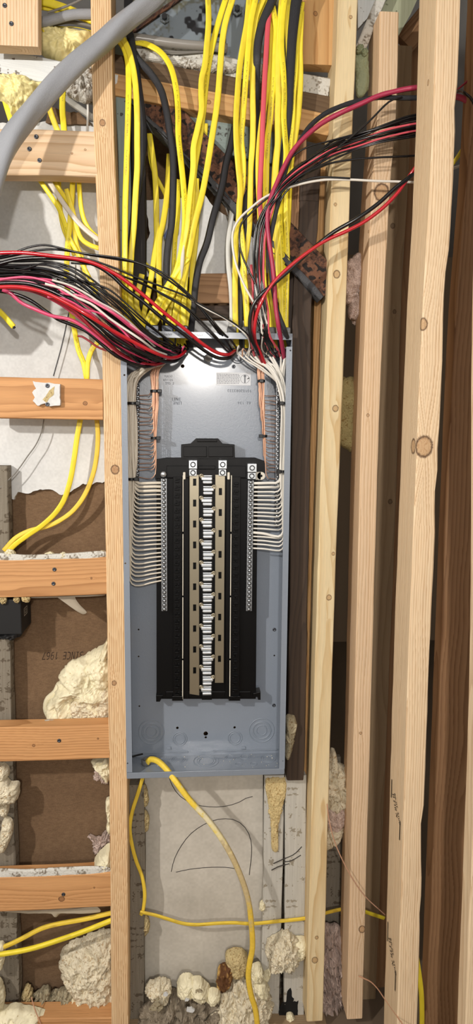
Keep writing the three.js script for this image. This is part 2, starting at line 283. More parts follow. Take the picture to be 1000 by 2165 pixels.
const jacketTex = (base, dirt, print, seed) => { const t = texOf(64, 1024, (x, y) => {
  const u = x / 64, v = y / 1024, n = vn(u * 8, v * 60, seed, 8, 60) * 5 + vn(u * 4, v * 9, seed + 1, 4, 9) * 6; let c = [base[0] + n, base[1] + n, base[2] + n * 0.6];
  c = mix3(c, dirt, 0.35 * sstep(0.35, 0.8, vn(u * 5, v * 26, seed + 2, 5, 26)));
  if (print && Math.abs(u - 0.25) < 0.022) { const k = Math.floor(y / 5), g = h2(k, 1, seed), col = Math.floor((u - 0.228) / 0.044 * 4); if (h2(Math.floor(k / 9), 2, seed) > 0.3 && g > 0.15 && h2(k * 4 + col, Math.floor((y % 5) / 1.7), seed + 5) > 0.45 && y % 5 < 4) c = mix3(c, [90, 78, 24], 0.45); }
  return c; }); t.repeat.set(1, 1 / 0.6); return t; };
const yTex = jacketTex([250, 230, 52], [190, 166, 48], true, 41), yTexB = jacketTex([244, 222, 58], [170, 148, 52], false, 45), yOld = jacketTex([232, 200, 66], [160, 128, 58], false, 47);
const smearTex = texOf(64, 1024, (x, y) => { const u = x / 64, v = y / 1024, n = vn(u * 5, v * 60, 91, 5) * 0.04 + vn(u * 10, v * 200, 92, 10) * 0.03, g = vn(u * 8, v * 300, 93, 8) * 6; let c = [236 + g, 204 + g, 70 + g]; c = mix3(c, [226 + g, 218 + g, 196 + g], sstep(0.17, 0.24, v + n * 1.4) * (0.75 + 4 * n)); c = mix3(c, [190 + g, 168 + g, 124 + g], sstep(0.29, 0.36, v + n) * 0.85); return mix3(c, [226 + g, 190 + g, 66 + g], sstep(0.46, 0.55, v + n)); });
const phys = (c, r, o = {}) => new THREE.MeshPhysicalMaterial({ color: c, roughness: r, ...o });
M.yellow = phys(0xffffff, 0.42, { map: yTex }); M.yellowB = phys(0xffffff, 0.45, { map: yTexB }); M.yellowOld = phys(0xffffff, 0.55, { map: yOld }); M.yellowSmear = phys(0xffffff, 0.55, { map: smearTex });
M.wireBlack = phys(0x0e0e10, 0.24, { clearcoat: 0.35, clearcoatRoughness: 0.15 }); M.wireRed = phys(0xc01826, 0.22, { clearcoat: 0.8, clearcoatRoughness: 0.12 }); M.wirePink = phys(0xdc5078, 0.25, { clearcoat: 0.5, clearcoatRoughness: 0.15 }); M.wireMagenta = phys(0xa8304e, 0.4); M.wireDkRed = phys(0x8c1a26, 0.32);
M.wireWhite = phys(0xdedad0, 0.3); M.neutral = phys(0xd8cfbe, 0.36); M.neutralR = phys(0xe2ded4, 0.36); M.cableWhite = phys(0xd6d6d0, 0.45); M.cableBlack = phys(0x24252a, 0.42, { bumpMap: steelTex, bumpScale: 0.0004 });
M.cableRed = phys(0xd2525e, 0.45); M.cableGrey = phys(0x999ca2, 0.36, { bumpMap: steelTex, bumpScale: 0.0004 }); M.cableDull = phys(0x77736c, 0.5);
M.copper = new THREE.MeshStandardMaterial({ color: 0xe2b294, metalness: 0.4, roughness: 0.32 });
M.tie = phys(0x0a0a0b, 0.4); M.pvc = phys(0x6a6b6c, 0.5);
M.clear = new THREE.MeshPhysicalMaterial({ color: 0xb9b5ae, roughness: 0.25, transmission: 0.45, thickness: 0 });
const rustTex = tileTex(0.25, 512, (u, v) => { const n = N(u, v, 10, 51) * 0.5 + N(u, v, 40, 52) * 0.4 + N(u, v, 110, 53) * 0.3; let c = mix3([112, 76, 56], [60, 40, 32], sstep(-0.3, 0.5, n)); return mix3(c, [30, 24, 22], sstep(0.35, 0.6, N(u, v, 36, 54))); });
M.rust = std(0xffffff, 0.9, { map: rustTex, bumpMap: rustTex, bumpScale: 0.002 });
const galvTex = tileTex(0.3, 512, (u, v) => { const n = N(u, v, 5, 55) * 0.6 + N(u, v, 20, 56) * 0.3 + N(u, v, 70, 57) * 0.25; let c = mix3([128, 138, 146], [92, 90, 72], sstep(-0.1, 0.5, n)); return mix3(c, [34, 34, 38], sstep(0.3, 0.55, N(u, v, 9, 58) * 0.7 + N(u, v, 40, 59) * 0.3)); });
M.galv = new THREE.MeshStandardMaterial({ color: 0xffffff, map: galvTex, metalness: 0.35, roughness: 0.55, bumpMap: galvTex, bumpScale: 0.0008 });
M.paintWhite = std(0xffffff, 0.6, { map: paintTex([214, 218, 218], [120, 112, 104], 0.5, 71), bumpMap: rubbleTex, bumpScale: 0.001 });
M.paintGreen = std(0xffffff, 0.65, { map: paintTex([134, 148, 144], [70, 70, 66], 0.42, 75), bumpMap: rubbleTex, bumpScale: 0.001 });
M.paintDirty = std(0xffffff, 0.75, { map: paintTex([190, 187, 178], [150, 142, 126], 0.42, 79), bumpMap: rubbleTex, bumpScale: 0.001 });
M.paintPale = std(0xffffff, 0.7, { map: paintTex([176, 180, 152], [120, 124, 100], 0.4, 83) });
M.oldGrey = std(0xffffff, 0.9, { map: paintTex([126, 118, 104], [92, 82, 68], 0.2, 87), bumpMap: rubbleTex, bumpScale: 0.002 });
M.room = std(0xa9a9a8, 0.9); M.floor = std(0x6f5f4d, 0.85); M.backing = std(0x8a7660, 0.95);

// ---------------------------------------------------------------- room shell and lamps (outside the frame, they light it)
const ROOM = { x0: -2.3, x1: 1.75, z0: -3.0, z1: 3.3, top: 2.62 };
const struct = (name, geo, mat) => solo(name, geo, mat, null, null, null, 'structure');
struct('floor', boxGeo(ROOM.x0 - 0.1, ROOM.x1 + 0.1, -0.1, 0, ROOM.z0 - 0.1, ROOM.z1 + 0.1), M.floor);
struct('ceiling', boxGeo(ROOM.x0 - 0.1, ROOM.x1 + 0.1, ROOM.top, ROOM.top + 0.1, ROOM.z0 - 0.1, ROOM.z1 + 0.1), M.room);
struct('wall_left', boxGeo(ROOM.x0 - 0.1, ROOM.x0, 0, ROOM.top, ROOM.z0, ROOM.z1), M.room);
struct('wall_right', boxGeo(ROOM.x1, ROOM.x1 + 0.1, 0, ROOM.top, ROOM.z0, ROOM.z1), M.room);
struct('wall_rear', boxGeo(ROOM.x0 - 0.1, ROOM.x1 + 0.1, 0, ROOM.top, ROOM.z1, ROOM.z1 + 0.1), M.room);
struct('wall_back', boxGeo(ROOM.x0 - 0.1, ROOM.x1 + 0.1, 0, ROOM.top, ROOM.z0 - 0.1, ROOM.z0), M.backing);
function bulb(at, cd, r, label) {
  const g = group('work_lamp', label, 'lamp');
  const glow = new THREE.MeshStandardMaterial({ color: 0x000000, emissive: 0xfff8f0, emissiveIntensity: 20 });
  part(g, 'bulb', new THREE.SphereGeometry(r, 24, 16), glow, at.clone());
  part(g, 'socket', new THREE.CylinderGeometry(0.02, 0.024, 0.07, 20), M.blackMatt, at.clone().add(V3(0, r + 0.034, 0)));
  part(g, 'cord', new THREE.CylinderGeometry(0.004, 0.004, ROOM.top - at.y - r - 0.068, 8), M.blackMatt, V3(at.x, (ROOM.top + at.y + r + 0.068) / 2, at.z));
  settle(g);
  const l = new THREE.PointLight(0xfff8f0, cd, 0, 2); l.position.copy(at); l.castShadow = true; l.shadow.radius = r / 0.02; l.shadow.mapSize.set(2048, 2048); scene.add(l);
}
bulb(KEY_AT, KEY_CD, 0.03, 'bare bulb hanging from the ceiling left of the camera');
bulb(FILL_AT, FILL_CD, 0.05, 'bare bulb hanging behind the camera on the right');
{ const g = group('ceiling_light', 'flat glowing ceiling panel behind the camera', 'lamp');
  part(g, 'frame', boxGeo(CEIL_AT.x - 0.62, CEIL_AT.x + 0.62, 2.6, ROOM.top, CEIL_AT.z - 0.62, CEIL_AT.z + 0.62), M.room);
  part(g, 'diffuser', boxGeo(CEIL_AT.x - 0.6, CEIL_AT.x + 0.6, 2.592, 2.604, CEIL_AT.z - 0.6, CEIL_AT.z + 0.6), new THREE.MeshStandardMaterial({ color: 0x000000, emissive: 0xf4f6ff, emissiveIntensity: 0.5 }));
  settle(g);
  const l = new THREE.RectAreaLight(0xf4f6ff, CEIL_NIT, 1.2, 1.2); l.position.set(CEIL_AT.x, 2.588, CEIL_AT.z); l.lookAt(CEIL_AT.x, 0, CEIL_AT.z); scene.add(l); }

// ---------------------------------------------------------------- timber
const DOWN = V3(0, -1, 0), RIGHT = V3(1, 0, 0);
function timberMat(o, w, d, len, toUV) {
  const knots = (o.knots ?? []).map(toUV);
  return woodMat(woodTex({ w, d, len, tw: o.tw, th: o.th ?? (len > 1 ? 2048 : 512), pal: PAL[o.pal], seed: o.seed, rings: o.rings, cx: o.cx, cz: o.cz, wob: o.twob, con: o.con, knots, stain: o.stain }), o.mat);
}
// upright: s = photo points down its front-left edge. knots: [px, py, radius m]; px on the side face is given with a fourth value 'L' depth
function upright(name, label, s, zf, w, d, o = {}) {
  const p = path(s.trim().split(/\s+/).map((t) => t + ',' + zf).join(' '));
  const ext = (a, b, y) => { const k = (y - a.y) / (b.y - a.y); return V3(lerp(a.x, b.x, k), y, zf); };
  if (o.top !== null) p.unshift(ext(p[1], p[0], o.top ?? 2.45)); if (o.bottom !== null) p.push(ext(p[p.length - 2], p[p.length - 1], o.bottom ?? 0.04));
  const geo = beamGeo(p, o.R ?? RIGHT, w, d, { seed: o.seed, wob: o.wob, chip: o.chip, rad: o.rad, metres: !!o.matl }), curve = new THREE.CatmullRomCurve3(p, false, 'centripetal'), C = curve.getSpacedPoints(120), len = geo.userData.len;
  const mat = o.matl ?? timberMat(o, w, d, len, ([px, py, r, left, side]) => { const K = P(px, py, left ? zf - left : zf); let i = 0; while (i < 119 && C[i + 1].y > K.y) i++; return { u: left ? w / 2 + d - left : w / 2 + d + (K.x - C[i].x), v: len * i / 120, r, side }; });
  return solo(name, geo, mat, label, o.cat ?? 'stud', o.group);
}
// level: s = photo points along its front-top edge
function level(name, label, s, zf, h, d, o = {}) {
  const p = path(s.trim().split(/\s+/).map((t) => t + ',' + zf).join(' ')), dir = V3().subVectors(p[p.length - 1], p[0]).normalize(), R = V3(dir.y, -dir.x, 0);
  const geo = beamGeo(p, R, h, d, { seed: o.seed, wob: o.wob, n: o.n, rad: o.rad, chip: o.chip, metres: !!o.matl }), len = geo.userData.len, edge0 = p[0];
  const mat = o.matl ?? timberMat({ th: 768, ...o }, h, d, len, ([px, py, r, , side]) => { const K = P(px, py, zf).sub(edge0); return { u: h / 2 + d + K.dot(R), v: K.dot(dir), r, side }; });
  if (o.keep) return { geo, mat };
  return solo(name, geo, mat, label, o.cat ?? 'blocking', o.group);
}
const screwHeadGeo = (() => { const g = new THREE.LatheGeometry([[0, 0.0002], [0.0012, 0.0002], [0.0016, 0.0012], [0.0036, 0.0016], [0.0044, 0.0006], [0.0044, -0.001], [0, -0.001]].map(([a, b]) => new THREE.Vector2(a, b)), 16); g.rotateX(Math.PI / 2); return g; })();
function screws(parent, z, ...at) { for (const [x, y] of at) { const p = P(x, y, z); parent.updateMatrixWorld(); part(parent, 'screw', screwHeadGeo, M.screw, parent.worldToLocal(p)); } }

const leftStud = upright('wall_stud', 'orange-tan straight-grained stud left of the panel, holding the block ends', '191,0 196,240 206,480 215.5,740 224.5,1240 230,1580 235.5,2165', 0, 0.0415, 0.089, { pal: 'fir', seed: 11, rings: 230, cx: 0.3, cz: 0.1, twob: 0.006, con: 1.25, knots: [[216, 261, 0.0055], [243, 1005, 0.0085], [241, 1450, 0.005]] });
upright('wall_stud', 'pale yellowish stud with two small round knots, just right of the old dark stud', '715,0 700,400 692,640 678.5,1000 665,1440 648,2165', 0, 0.041, 0.089, { pal: 'yellow', seed: 23, rings: 120, cx: 0.025, cz: 0.05, twob: 0.012, con: 0.75, knots: [[741, 37, 0.003], [711, 593, 0.007], [708, 880, 0.006], [704, 1176, 0.0035], [695, 1280, 0.0055], [708, 432, 0.003], [669, 1988, 0.004], [665, 2045, 0.007]] });
upright('wall_stud', 'pale pinkish stud cut short below the top with a dark round knot high up', '803,24 799,220 786,400 774,640 761.5,1000 750.5,1440 733,2165', 0, 0.04, 0.089, { top: null, pal: 'pink', seed: 37, rings: 210, cx: -0.16, cz: 0.16, con: 0.85, twob: 0.006, knots: [[806, 411, 0.015], [772, 498, 0.003], [777, 894, 0.003], [762, 1552, 0.003], [765, 1975, 0.008]] });
upright('wall_stud', 'grey-brown stud set back in shade behind the short pinkish stud', '828,95 822,330 806,640 798,1000 783,1440 755,2165', -0.095, 0.047, 0.04, { top: null, pal: 'grey', seed: 41, rings: 160, con: 0.6, knots: [[829, 495, 0.005], [834, 672, 0.004], [825, 1062, 0.005]] });
upright('wall_stud', 'narrow brown board in the dark gap left of the big front post', '868,95 862,330 844,640 836,1000 818,1440 789,2165', -0.13, 0.03, 0.04, { top: null, pal: 'brown', seed: 43, rings: 160, con: 0.6 });
const post = upright('wall_stud', 'big pale rose stud nearest the camera with a large round knot and black grade stamps', '923,0 912,330 894.5,640 879,1000 861.5,1440 840,2165', 0.24, 0.0425, 0.092, { pal: 'rose', seed: 53, rings: 240, cx: -0.2, cz: -0.14, con: 1, twob: 0.004, chip: 0.012, knots: [[891, 702, 0.0095], [895, 965, 0.0165], [865, 958, 0.012, 0.02, -1], [884, 190, 0.004, 0.03]] });
upright('wall_stud', 'wide board, brown from painted-in post shade, right of the big front post', '1004,0 988,330 964,640 946.5,1000 929.5,1440 900,2165', 0.14, 0.14, 0.038, { pal: 'brown', seed: 61, rings: 130, cx: 0.08, cz: 0.035, twob: 0.016, con: 1 });  // darker wood palette paints in the shade cast by the front post
upright('wall_stud', 'light pink stud cut off by the right edge of the picture', '1040,0 1018,640 1011,1400 984,2165', 0.36, 0.09, 0.038, { pal: 'rose', seed: 67, rings: 240, cx: 0.3, cz: 0.1, con: 0.8 });
upright('wall_stud', 'old dark brown stud with nail scars against the right side of the panel', '638,330 631,480 620,620 616,1000 610,1440 606,1650', -0.03, 0.042, 0.06, { bottom: null, pal: 'old', seed: 71, rings: 200, top: 1.98, wob: 0.0015 });
upright('wall_stud', 'narrow old dark brown stud tight behind the panel edge, left of the scarred one', '604,520 603,600 602,650', -0.045, 0.02, 0.04, { top: null, bottom: 1.705, pal: 'old', seed: 73, rings: 200, wob: 0.0015 });
upright('splintered_board', 'rough torn brown board ending in splinters at the right end of the yellow cables', '613,285 609,400 606,497', -0.036, 0.036, 0.03, { top: null, bottom: null, pal: 'brown', seed: 75, rings: 300, wob: 0.004, cat: 'board' });
upright('splintered_board', 'yellowish bark-edged board strip showing between the old dark stud and the pale stud', '668,330 664,640 655,1000 648,1440 640,1660', -0.075, 0.03, 0.03, { top: null, pal: 'ply', seed: 77, rings: 260, wob: 0.003, cat: 'board', con: 1.2 });
// old painted boards at the foot of the right side
upright('painted_board', 'grey-white painted board with foam down its left edge, left of the lower plank crack', '560,1640 556,1900 550,2165', -0.06, 0.048, 0.02, { top: null, matl: M.paintDirty, wob: 0.0012, cat: 'board' });
const charBoard = upright('painted_board', 'white painted board with a charred black hole at its foot, beside the pale stud', '603.5,1640 602,1900 600,2165', -0.056, 0.052, 0.02, { top: null, matl: M.paintDirty, wob: 0.0012, cat: 'board' });
upright('painted_board', 'weathered grey painted stud along the left of the lower white wallboard', '272,1660 274,1800 273,2165', -0.05, 0.036, 0.045, { top: null, matl: M.oldGrey, wob: 0.0015, cat: 'board' });
upright('painted_board', 'grey-green painted board behind the leftmost upright yellow cables', '243,170 251,400 254,700', -0.055, 0.026, 0.03, { top: 2.3, bottom: null, matl: M.paintGreen, wob: 0.001, cat: 'board' });
upright('painted_board', 'black tar-stained board behind the second pair of yellow cables', '272,110 278,400 279,700', -0.065, 0.03, 0.03, { top: 2.3, bottom: null, pal: 'old', seed: 81, wob: 0.002, cat: 'board', mat: { tint: 0x8a8a8a } });
upright('old_stud', 'rough grey old stud running down the far left edge', '-60,985 -50,1450 -38,1830 -26,2165', -0.06, 0.078, 0.035, { top: null, matl: M.oldGrey, wob: 0.002, cat: 'stud' });

// blocks between the studs on the left, flat in the wall, each ending at the left stud
const blocks = [];
function block(label, s, h, d, o, heads) { const m = level('blocking', label, s, -0.001, h, d, { seed: o.seed, pal: 'orange', rings: 170, ...o }); screws(m, -0.0005, ...heads); blocks.push(m); return m; }
block('orange-brown block in the left bay, topmost, crossed by the thick grey cable shadow', '-40,271 75,273 203,277.5', 0.088, 0.038, { seed: 101, pal: 'pink', cx: 0.05, cz: 0.06, knots: [[152, 324, 0.002], [180, 316, 0.002]] }, [[76.5, 289], [62, 315], [83.5, 339]]);
const scrapBlock = block('orange-brown block in the left bay with a scrap of white plasterboard screwed to it', '-40,796 100,799 217,802', 0.086, 0.04, { seed: 103, cx: 0.03, cz: 0.08, pal: 'orange', knots: [[180, 853, 0.004]] }, []);
const dustBlock = block('orange-brown block in the left bay just below the lower yellow cables, white residue on top', '-40,1185 110,1182 226,1178', 0.084, 0.042, { seed: 107, cx: 0.07, cz: 0.05, knots: [[193, 1222, 0.002]] }, [[115, 1204], [113, 1234]]);
block('orange-brown block in the left bay under the big foam mass, torn paper on top', '-40,1539 110,1536 231,1532', 0.082, 0.042, { seed: 109, cx: 0.1, cz: 0.03, knots: [[71, 1575, 0.003], [207, 1561, 0.002]] }, [[125, 1566]]);
const lowBlock = block('orange-brown block in the left bay, lowest, above the two crossing yellow cables', '-40,1858 110,1852 234,1845.5', 0.086, 0.045, { seed: 113, cx: 0.02, cz: 0.04, pal: 'orange', knots: [[130, 1900, 0.006], [199, 1876, 0.002]] }, [[134, 1891]]);
level('sole_plate', 'wooden sole plate end showing under the foam at the bottom left', '-400,2156 120,2154 238,2152', -0.004, 0.05, 0.05, { seed: 115, pal: 'orange', n: 30 });
level('sole_plate', 'dusty sole plate buried under the rubble below the panel', '240,2190 600,2185 1100,2180', -0.004, 0.03, 0.1, { seed: 116, pal: 'grey', n: 30 });
// residue along the tops of the blocks
for (const [blk, s, T, m, nm, sd] of [[dustBlock, '-20,1172 60,1173 140,1170 226,1168 226,1179 140,1182 60,1184 -20,1186', 0.004, M.crust, 'plaster_residue', 1], [lowBlock, '-20,1841 60,1838 150,1833 205,1832 232,1836 232,1847 150,1852 60,1858 -20,1862', 0.003, M.crust, 'plaster_residue', 2]])
  { const g = lumpGeo(s, -0.006, T, { seed: 300 + sd, m: 120, k: 6, edge: 0.012, pow: 6 }); part(blk, nm, g.translate(-blk.position.x, -blk.position.y, -blk.position.z), m); }
{ const s = group('plasterboard_scrap', 'broken scrap of white plasterboard screwed to the block beside the left stud', 'scrap');
  part(s, 'board', slabGeo('69,806 127,812 127,858 100,860 98,853 86,855 80,858 69,848 74,840 68,830 75,822', 0.011, 0.011, { rag: 0.0022, seed: 5, bevel: 0.0008 }), M.drywall);
  part(s, 'torn_paper', slabGeo('104,826 116,817 113,836 104,842 98,852 90,845 97,838', 0.0116, 0.001, { rag: 0.001, seed: 6 }), M.foamOld, null, 'torn brown patch');
  settle(s); screws(s, 0.0122, [100, 815.5], [100, 855]); }
// upright block end at the very top left
{ const b = upright('wall_stud', 'short upright post end at the top left corner resting on the white painted beam', '-30,-40 -28,94', 0.01, 0.1, 0.03, { pal: 'pink', seed: 119, rings: 180, bottom: null, cx: 0.3, cz: -0.1, twob: 0.004 }); screws(b, 0.0105, [10, 11.5], [24, 50]); }

// sloping old beams across the top
level('sloping_beam', 'white painted old beam sloping across the top left behind the thick grey cable', '-40,95 80,119 200,145 250,157', -0.05, 0.046, 0.06, { matl: M.paintWhite, wob: 0.002, cat: 'beam' });
level('sloping_beam', 'dirty grey sloping beam with white crust, highest behind the yellow cables', '240,70 420,107 560,135 700,164', -0.055, 0.044, 0.05, { seed: 121, matl: M.crust, wob: 0.003, cat: 'beam' });
level('sloping_beam', 'weathered grey-brown sloping beam in the middle behind the yellow cables', '240,112 420,148 560,176 700,204', -0.052, 0.042, 0.05, { seed: 123, pal: 'grey', wob: 0.002, cat: 'beam', mat: { tint: 0xa59a90 } });
level('sloping_beam', 'orange-brown sloping header, lowest of the beams behind the yellow cables', '240,154 420,187 560,213 700,242', -0.05, 0.043, 0.05, { seed: 125, pal: 'ply', rings: 150, wob: 0.001, cat: 'beam', knots: [[441, 217, 0.004]] });
level('sloping_siding', 'grey-green painted siding board under the orange header', '370,224 480,246 640,280', -0.085, 0.075, 0.02, { matl: M.paintGreen, wob: 0.002, cat: 'board' });
{ // let-in diagonal brace that runs down to the right behind everything
  const p = path('270,112,-.062 470,318,-.056 600,454,-.03 725,585,-.02'), dir = V3().subVectors(p[3], p[0]).normalize();
  const g = group('diagonal_brace', 'rusty brown diagonal brace with black tarry edge running down behind the cables', 'brace');
  part(g, 'plank', beamGeo(p, V3(dir.y, -dir.x, 0).normalize(), 0.066, 0.03, { metres: true, wob: 0.002, n: 60 }), M.rust);
  const e = p.map((v, i) => v.clone().addScaledVector(V3(dir.y, -dir.x, 0).normalize(), 0.058).add(V3(0, 0, 0.003)));
  part(g, 'tar_edge', beamGeo(e, V3(dir.y, -dir.x, 0).normalize(), 0.013, 0.03, { metres: true, wob: 0.005, n: 110, seed: 4, rad: 0.004 }), std(0x46474a, 0.75, { bumpMap: rubbleTex, bumpScale: 0.004 })); settle(g); }
level('ceiling_block', 'tan wood block crossing the gap just above the panel, right of the black cable', '400,578 510,577 640,576', -0.085, 0.065, 0.012, { seed: 131, pal: 'brown', rings: 200, cat: 'block' });  // brown palette puts the shade of the cables into the tan wood
level('ceiling_block', 'dark strip painted for the shaded slot under the tan block above the panel', '400,646 510,645 640,644', -0.084, 0.028, 0.012, { seed: 133, pal: 'old', cat: 'block' });  // dark strip stands in for the shade of an open slot
solo('back_plate_board', slabGeo('400,678 600,678 600,760 400,760', -0.088, 0.01), M.drywall, 'pale grey board glimpsed behind the panel top under the dark slot strip', 'board');
// upright wood block high on the right of the cables
upright('top_block', 'orange-tan wood block with a faint knot beside the rightmost yellow cables at the top', '637,-20 637,60 638,135', -0.045, 0.075, 0.03, { bottom: null, pal: 'ply', seed: 135, rings: 60, cx: 0.03, cz: 0.02, cat: 'block', knots: [[666, 29, 0.004]] });
// steel plate with bolts behind the cables
{ const g = group('steel_plate', 'stained galvanised steel plate bolted up behind the cables at the top', 'plate');
  part(g, 'plate', slabGeo('262,-40 640,-40 640,150 262,85', -0.066, 0.003), M.galv);
  part(g, 'strap', beamGeo(path('262,72,-0.06 420,-40,-0.06'), V3(-0.57, -0.82, 0).normalize(), 0.026, 0.006, { metres: true, wob: 0.001 }), M.rust, null, 'rusty diagonal strap');
  for (const [x, y] of [[348, 39], [501, 22]]) { const c = P(x, y, -0.062); part(g, 'washer', new THREE.CylinderGeometry(0.011, 0.011, 0.004, 6).rotateX(Math.PI / 2), M.galv, c); part(g, 'bolt', new THREE.CylinderGeometry(0.006, 0.006, 0.01, 6).rotateX(Math.PI / 2), M.darkMetal, c.clone().add(V3(0, 0, 0.005))); }
  settle(g); }
// upper right: soffit boards over the short stud
solo('soffit_board', slabGeo('756,-40 860,-40 812,0 757,60', -0.06, 0.012), M.paintWhite, 'white painted soffit face at the top between the pale studs', 'board');
{ const p = path('806,-28,-0.05 753,98,-0.05'), d = V3().subVectors(p[1], p[0]).normalize(); solo('soffit_edge', beamGeo(p, V3(-d.y, d.x, 0), 0.02, 0.03, { metres: true, wob: 0.002 }), M.crust, 'rough white-grey edge strip slanting down beside the short pinkish stud top', 'trim'); }
solo('soffit_board', slabGeo('812,-40 900,-40 868,30 843,75 840,60 800,60', -0.075, 0.012), M.paintPale, 'dull pale green soffit face above the set-back stud', 'board');
level('soffit_block', 'brown wood block end under the pale green soffit by the front post', '838,70 850,58 890,10', -0.1, 0.05, 0.02, { seed: 137, pal: 'brown', cat: 'block' });
{ const g = join([lumpGeo('752,110 765,104 776,110 778,150 778,190 768,204 756,206 751,160', -0.06, 0.01, { seed: 150 }), lumpGeo('754,100 766,98 766,112 755,114', -0.05, 0.01, { seed: 151 }), lumpGeo('764,108 775,104 776,116 768,122', -0.05, 0.009, { seed: 152 })]);
  solo('green_foam', g, std(0x9aa383, 0.7, { bumpMap: foamCut, bumpScale: 0.002 }), 'pale green painted foam lump in the gap under the white soffit edge', 'foam'); }

// ---------------------------------------------------------------- wallboard seen from behind
solo('wallboard', slabGeo('-60,255 60,262 130,250 215,262 240,300 240,1000 216,1022 205,1019 190,1024 175,1022 160,1034 145,1041 130,1046 118,1040 112,1037 85,1036 60,1044 38,1040 30,1055 18,1053 20,1040 -60,1036', -0.1, 0.012, { rag: 0.0025, seed: 8 }), M.drywall, 'white wallboard with a torn lower edge in the upper left bay', 'drywall');
for (const [s, l] of [['-60,1020 250,1000 250,1185 -60,1185', 'brown paper back of wallboard below the torn white edge'], ['-60,1180 250,1180 250,1548 -60,1548', 'brown paper wallboard back printed SINCE 1967 upside down'], ['-60,1542 260,1542 260,1850 -60,1850', 'brown paper wallboard back in the bay above the lowest block'], ['-60,1845 260,1845 260,2200 -60,2200', 'dark brown paper wallboard back at the bottom left behind the foam']])
  solo('paper_wallboard', slabGeo(s, -0.112, 0.012), M.kraft, l, 'drywall');
solo('wallboard', slabGeo('304,424 330,421 372,422 420,400 455,440 500,470 600,500 600,586 300,586 305,520 318,492', -0.1, 0.012, { rag: 0.002, seed: 9 }), M.drywall, 'pale wallboard behind the yellow cables above the panel with a broken top edge', 'drywall');
solo('wallboard', slabGeo('238,240 440,240 640,560 640,2240 238,2240', -0.24, 0.012), M.kraft, 'dim grey-brown board deep in the hole behind the upper yellow cables', 'drywall');
const lowBoard = solo('wallboard', slabGeo('290,1600 556,1600 556,2180 290,2180', -0.1, 0.012), M.plaster, 'grey-white plastered wallboard below the panel with pencil arcs drawn on it', 'drywall');
solo('wall_lining', slabGeo('548,1600 720,1600 720,2200 548,2200', -0.125, 0.012), M.oldGrey, 'dark lining board behind the crack beside the lower wallboard', 'board');

// added unseen sheet left of the frame: its ragged edge is shaped to throw the grey shadow on the left wallboard
solo('wallboard', new THREE.ExtrudeGeometry(new THREE.Shape((() => { const r = []; for (const [x, y] of [[-0.95, 1.7], [-0.45, 1.695], [-0.425, 1.72], [-0.408, 1.76], [-0.404, 1.83], [-0.399, 1.89], [-0.404, 1.925], [-0.414, 1.95], [-0.416, 1.985], [-0.432, 2.015], [-0.434, 2.06], [-0.95, 2.06]]) r.push(new THREE.Vector2(x, y)); return r; })()), { depth: 0.012, bevelEnabled: false }).translate(0, 0, 0.066), M.drywall, 'added unseen sheet just outside the left edge, cut to cast the wallboard shadow', 'drywall');

// ---------------------------------------------------------------- electrical panel
const BX = -0.14498, BY = 0.7013, BW = 0.3635, BH = 0.9955, ZF = 0.012, ZB = -0.083, X1 = BX + BW, Y1 = BY + BH;
const panel = group('electrical_panel', 'open grey steel breaker panel with empty bus bars and wired terminal bars', 'electrical panel');
const holePath = (c, r) => { const h = new THREE.Path(); h.absarc(c.x, c.y, r, 0, Math.PI * 2, true); return h; };
const plate = (x0, y0, x1, y1, z, t, holes) => { const s = new THREE.Shape([[x0, y0], [x1, y0], [x1, y1], [x0, y1]].map(([a, b]) => new THREE.Vector2(a, b))); for (const [px, py, r] of holes) s.holes.push(holePath(P(px, py, z), r)); const g = new THREE.ExtrudeGeometry(s, { depth: t, bevelEnabled: false, curveSegments: 18 }); g.translate(0, 0, z - t); return g; };
const back = part(panel, 'back_plate', plate(BX, BY, X1, Y1, ZB, 0.0015, [[293, 1331, 0.002], [293, 1388, 0.002], [294.5, 1493, 0.002], [580, 1386, 0.002], [386, 774, 0.0042], [375, 1539, 0.0032], [496, 1538, 0.003], [435, 1551, 0.0055], [435, 1559, 0.0028]]), M.panel);
part(panel, 'side_wall', boxGeo(BX, BX + 0.0015, BY, Y1, ZB, ZF), M.panel); part(panel, 'side_wall', boxGeo(X1 - 0.0015, X1, BY, Y1, ZB, ZF), M.panel);
part(panel, 'top_wall', boxGeo(BX, X1, Y1 - 0.0015, Y1, ZB, ZF), M.panel);
const bottomWall = part(panel, 'bottom_wall', boxGeo(BX, X1, BY, BY + 0.0015, ZB, ZF), M.panel);
part(panel, 'flange', plate(BX, BY + 0.014, BX + 0.0128, P(300, 730, ZF).y, ZF + 0.0008, 0.0016, [[265, 1191, 0.0018], [269.5, 1614, 0.002], [263, 793, 0.002]]), M.panel);
part(panel, 'flange', plate(X1 - 0.0128, BY + 0.012, X1, P(600, 733, ZF).y, ZF + 0.0008, 0.0016, [[614, 741, 0.0018], [598, 1609, 0.0016]]), M.panel);
const topLip = part(panel, 'top_lip', boxGeo(BX, X1, Y1 - 0.0135, Y1, ZF - 0.0012, ZF + 0.0012), M.panel);
const bottomLip = part(panel, 'bottom_lip', boxGeo(BX + 0.001, X1 - 0.001, BY - 0.001, BY + 0.013, ZF - 0.001, ZF + 0.0024, 0.001), M.panel);
part(panel, 'seam_strip', boxGeo(BX + 0.002, BX + 0.14, BY + 0.0105, BY + 0.0125, ZB, ZB + 0.003), M.panelRing);
part(panel, 'seam_strip', boxGeo(BX + 0.2, X1 - 0.004, BY + 0.0105, BY + 0.0125, ZB, ZB + 0.003), M.panelRing);
const ringGeo = (r, t = 0.0013) => new THREE.TorusGeometry(r, t, 6, 40);
const knock = (px, py, rs) => { for (const r of rs) part(back, 'knockout_ring', ringGeo(r), M.panelRing, P(px, py, ZB + 0.0002)); };
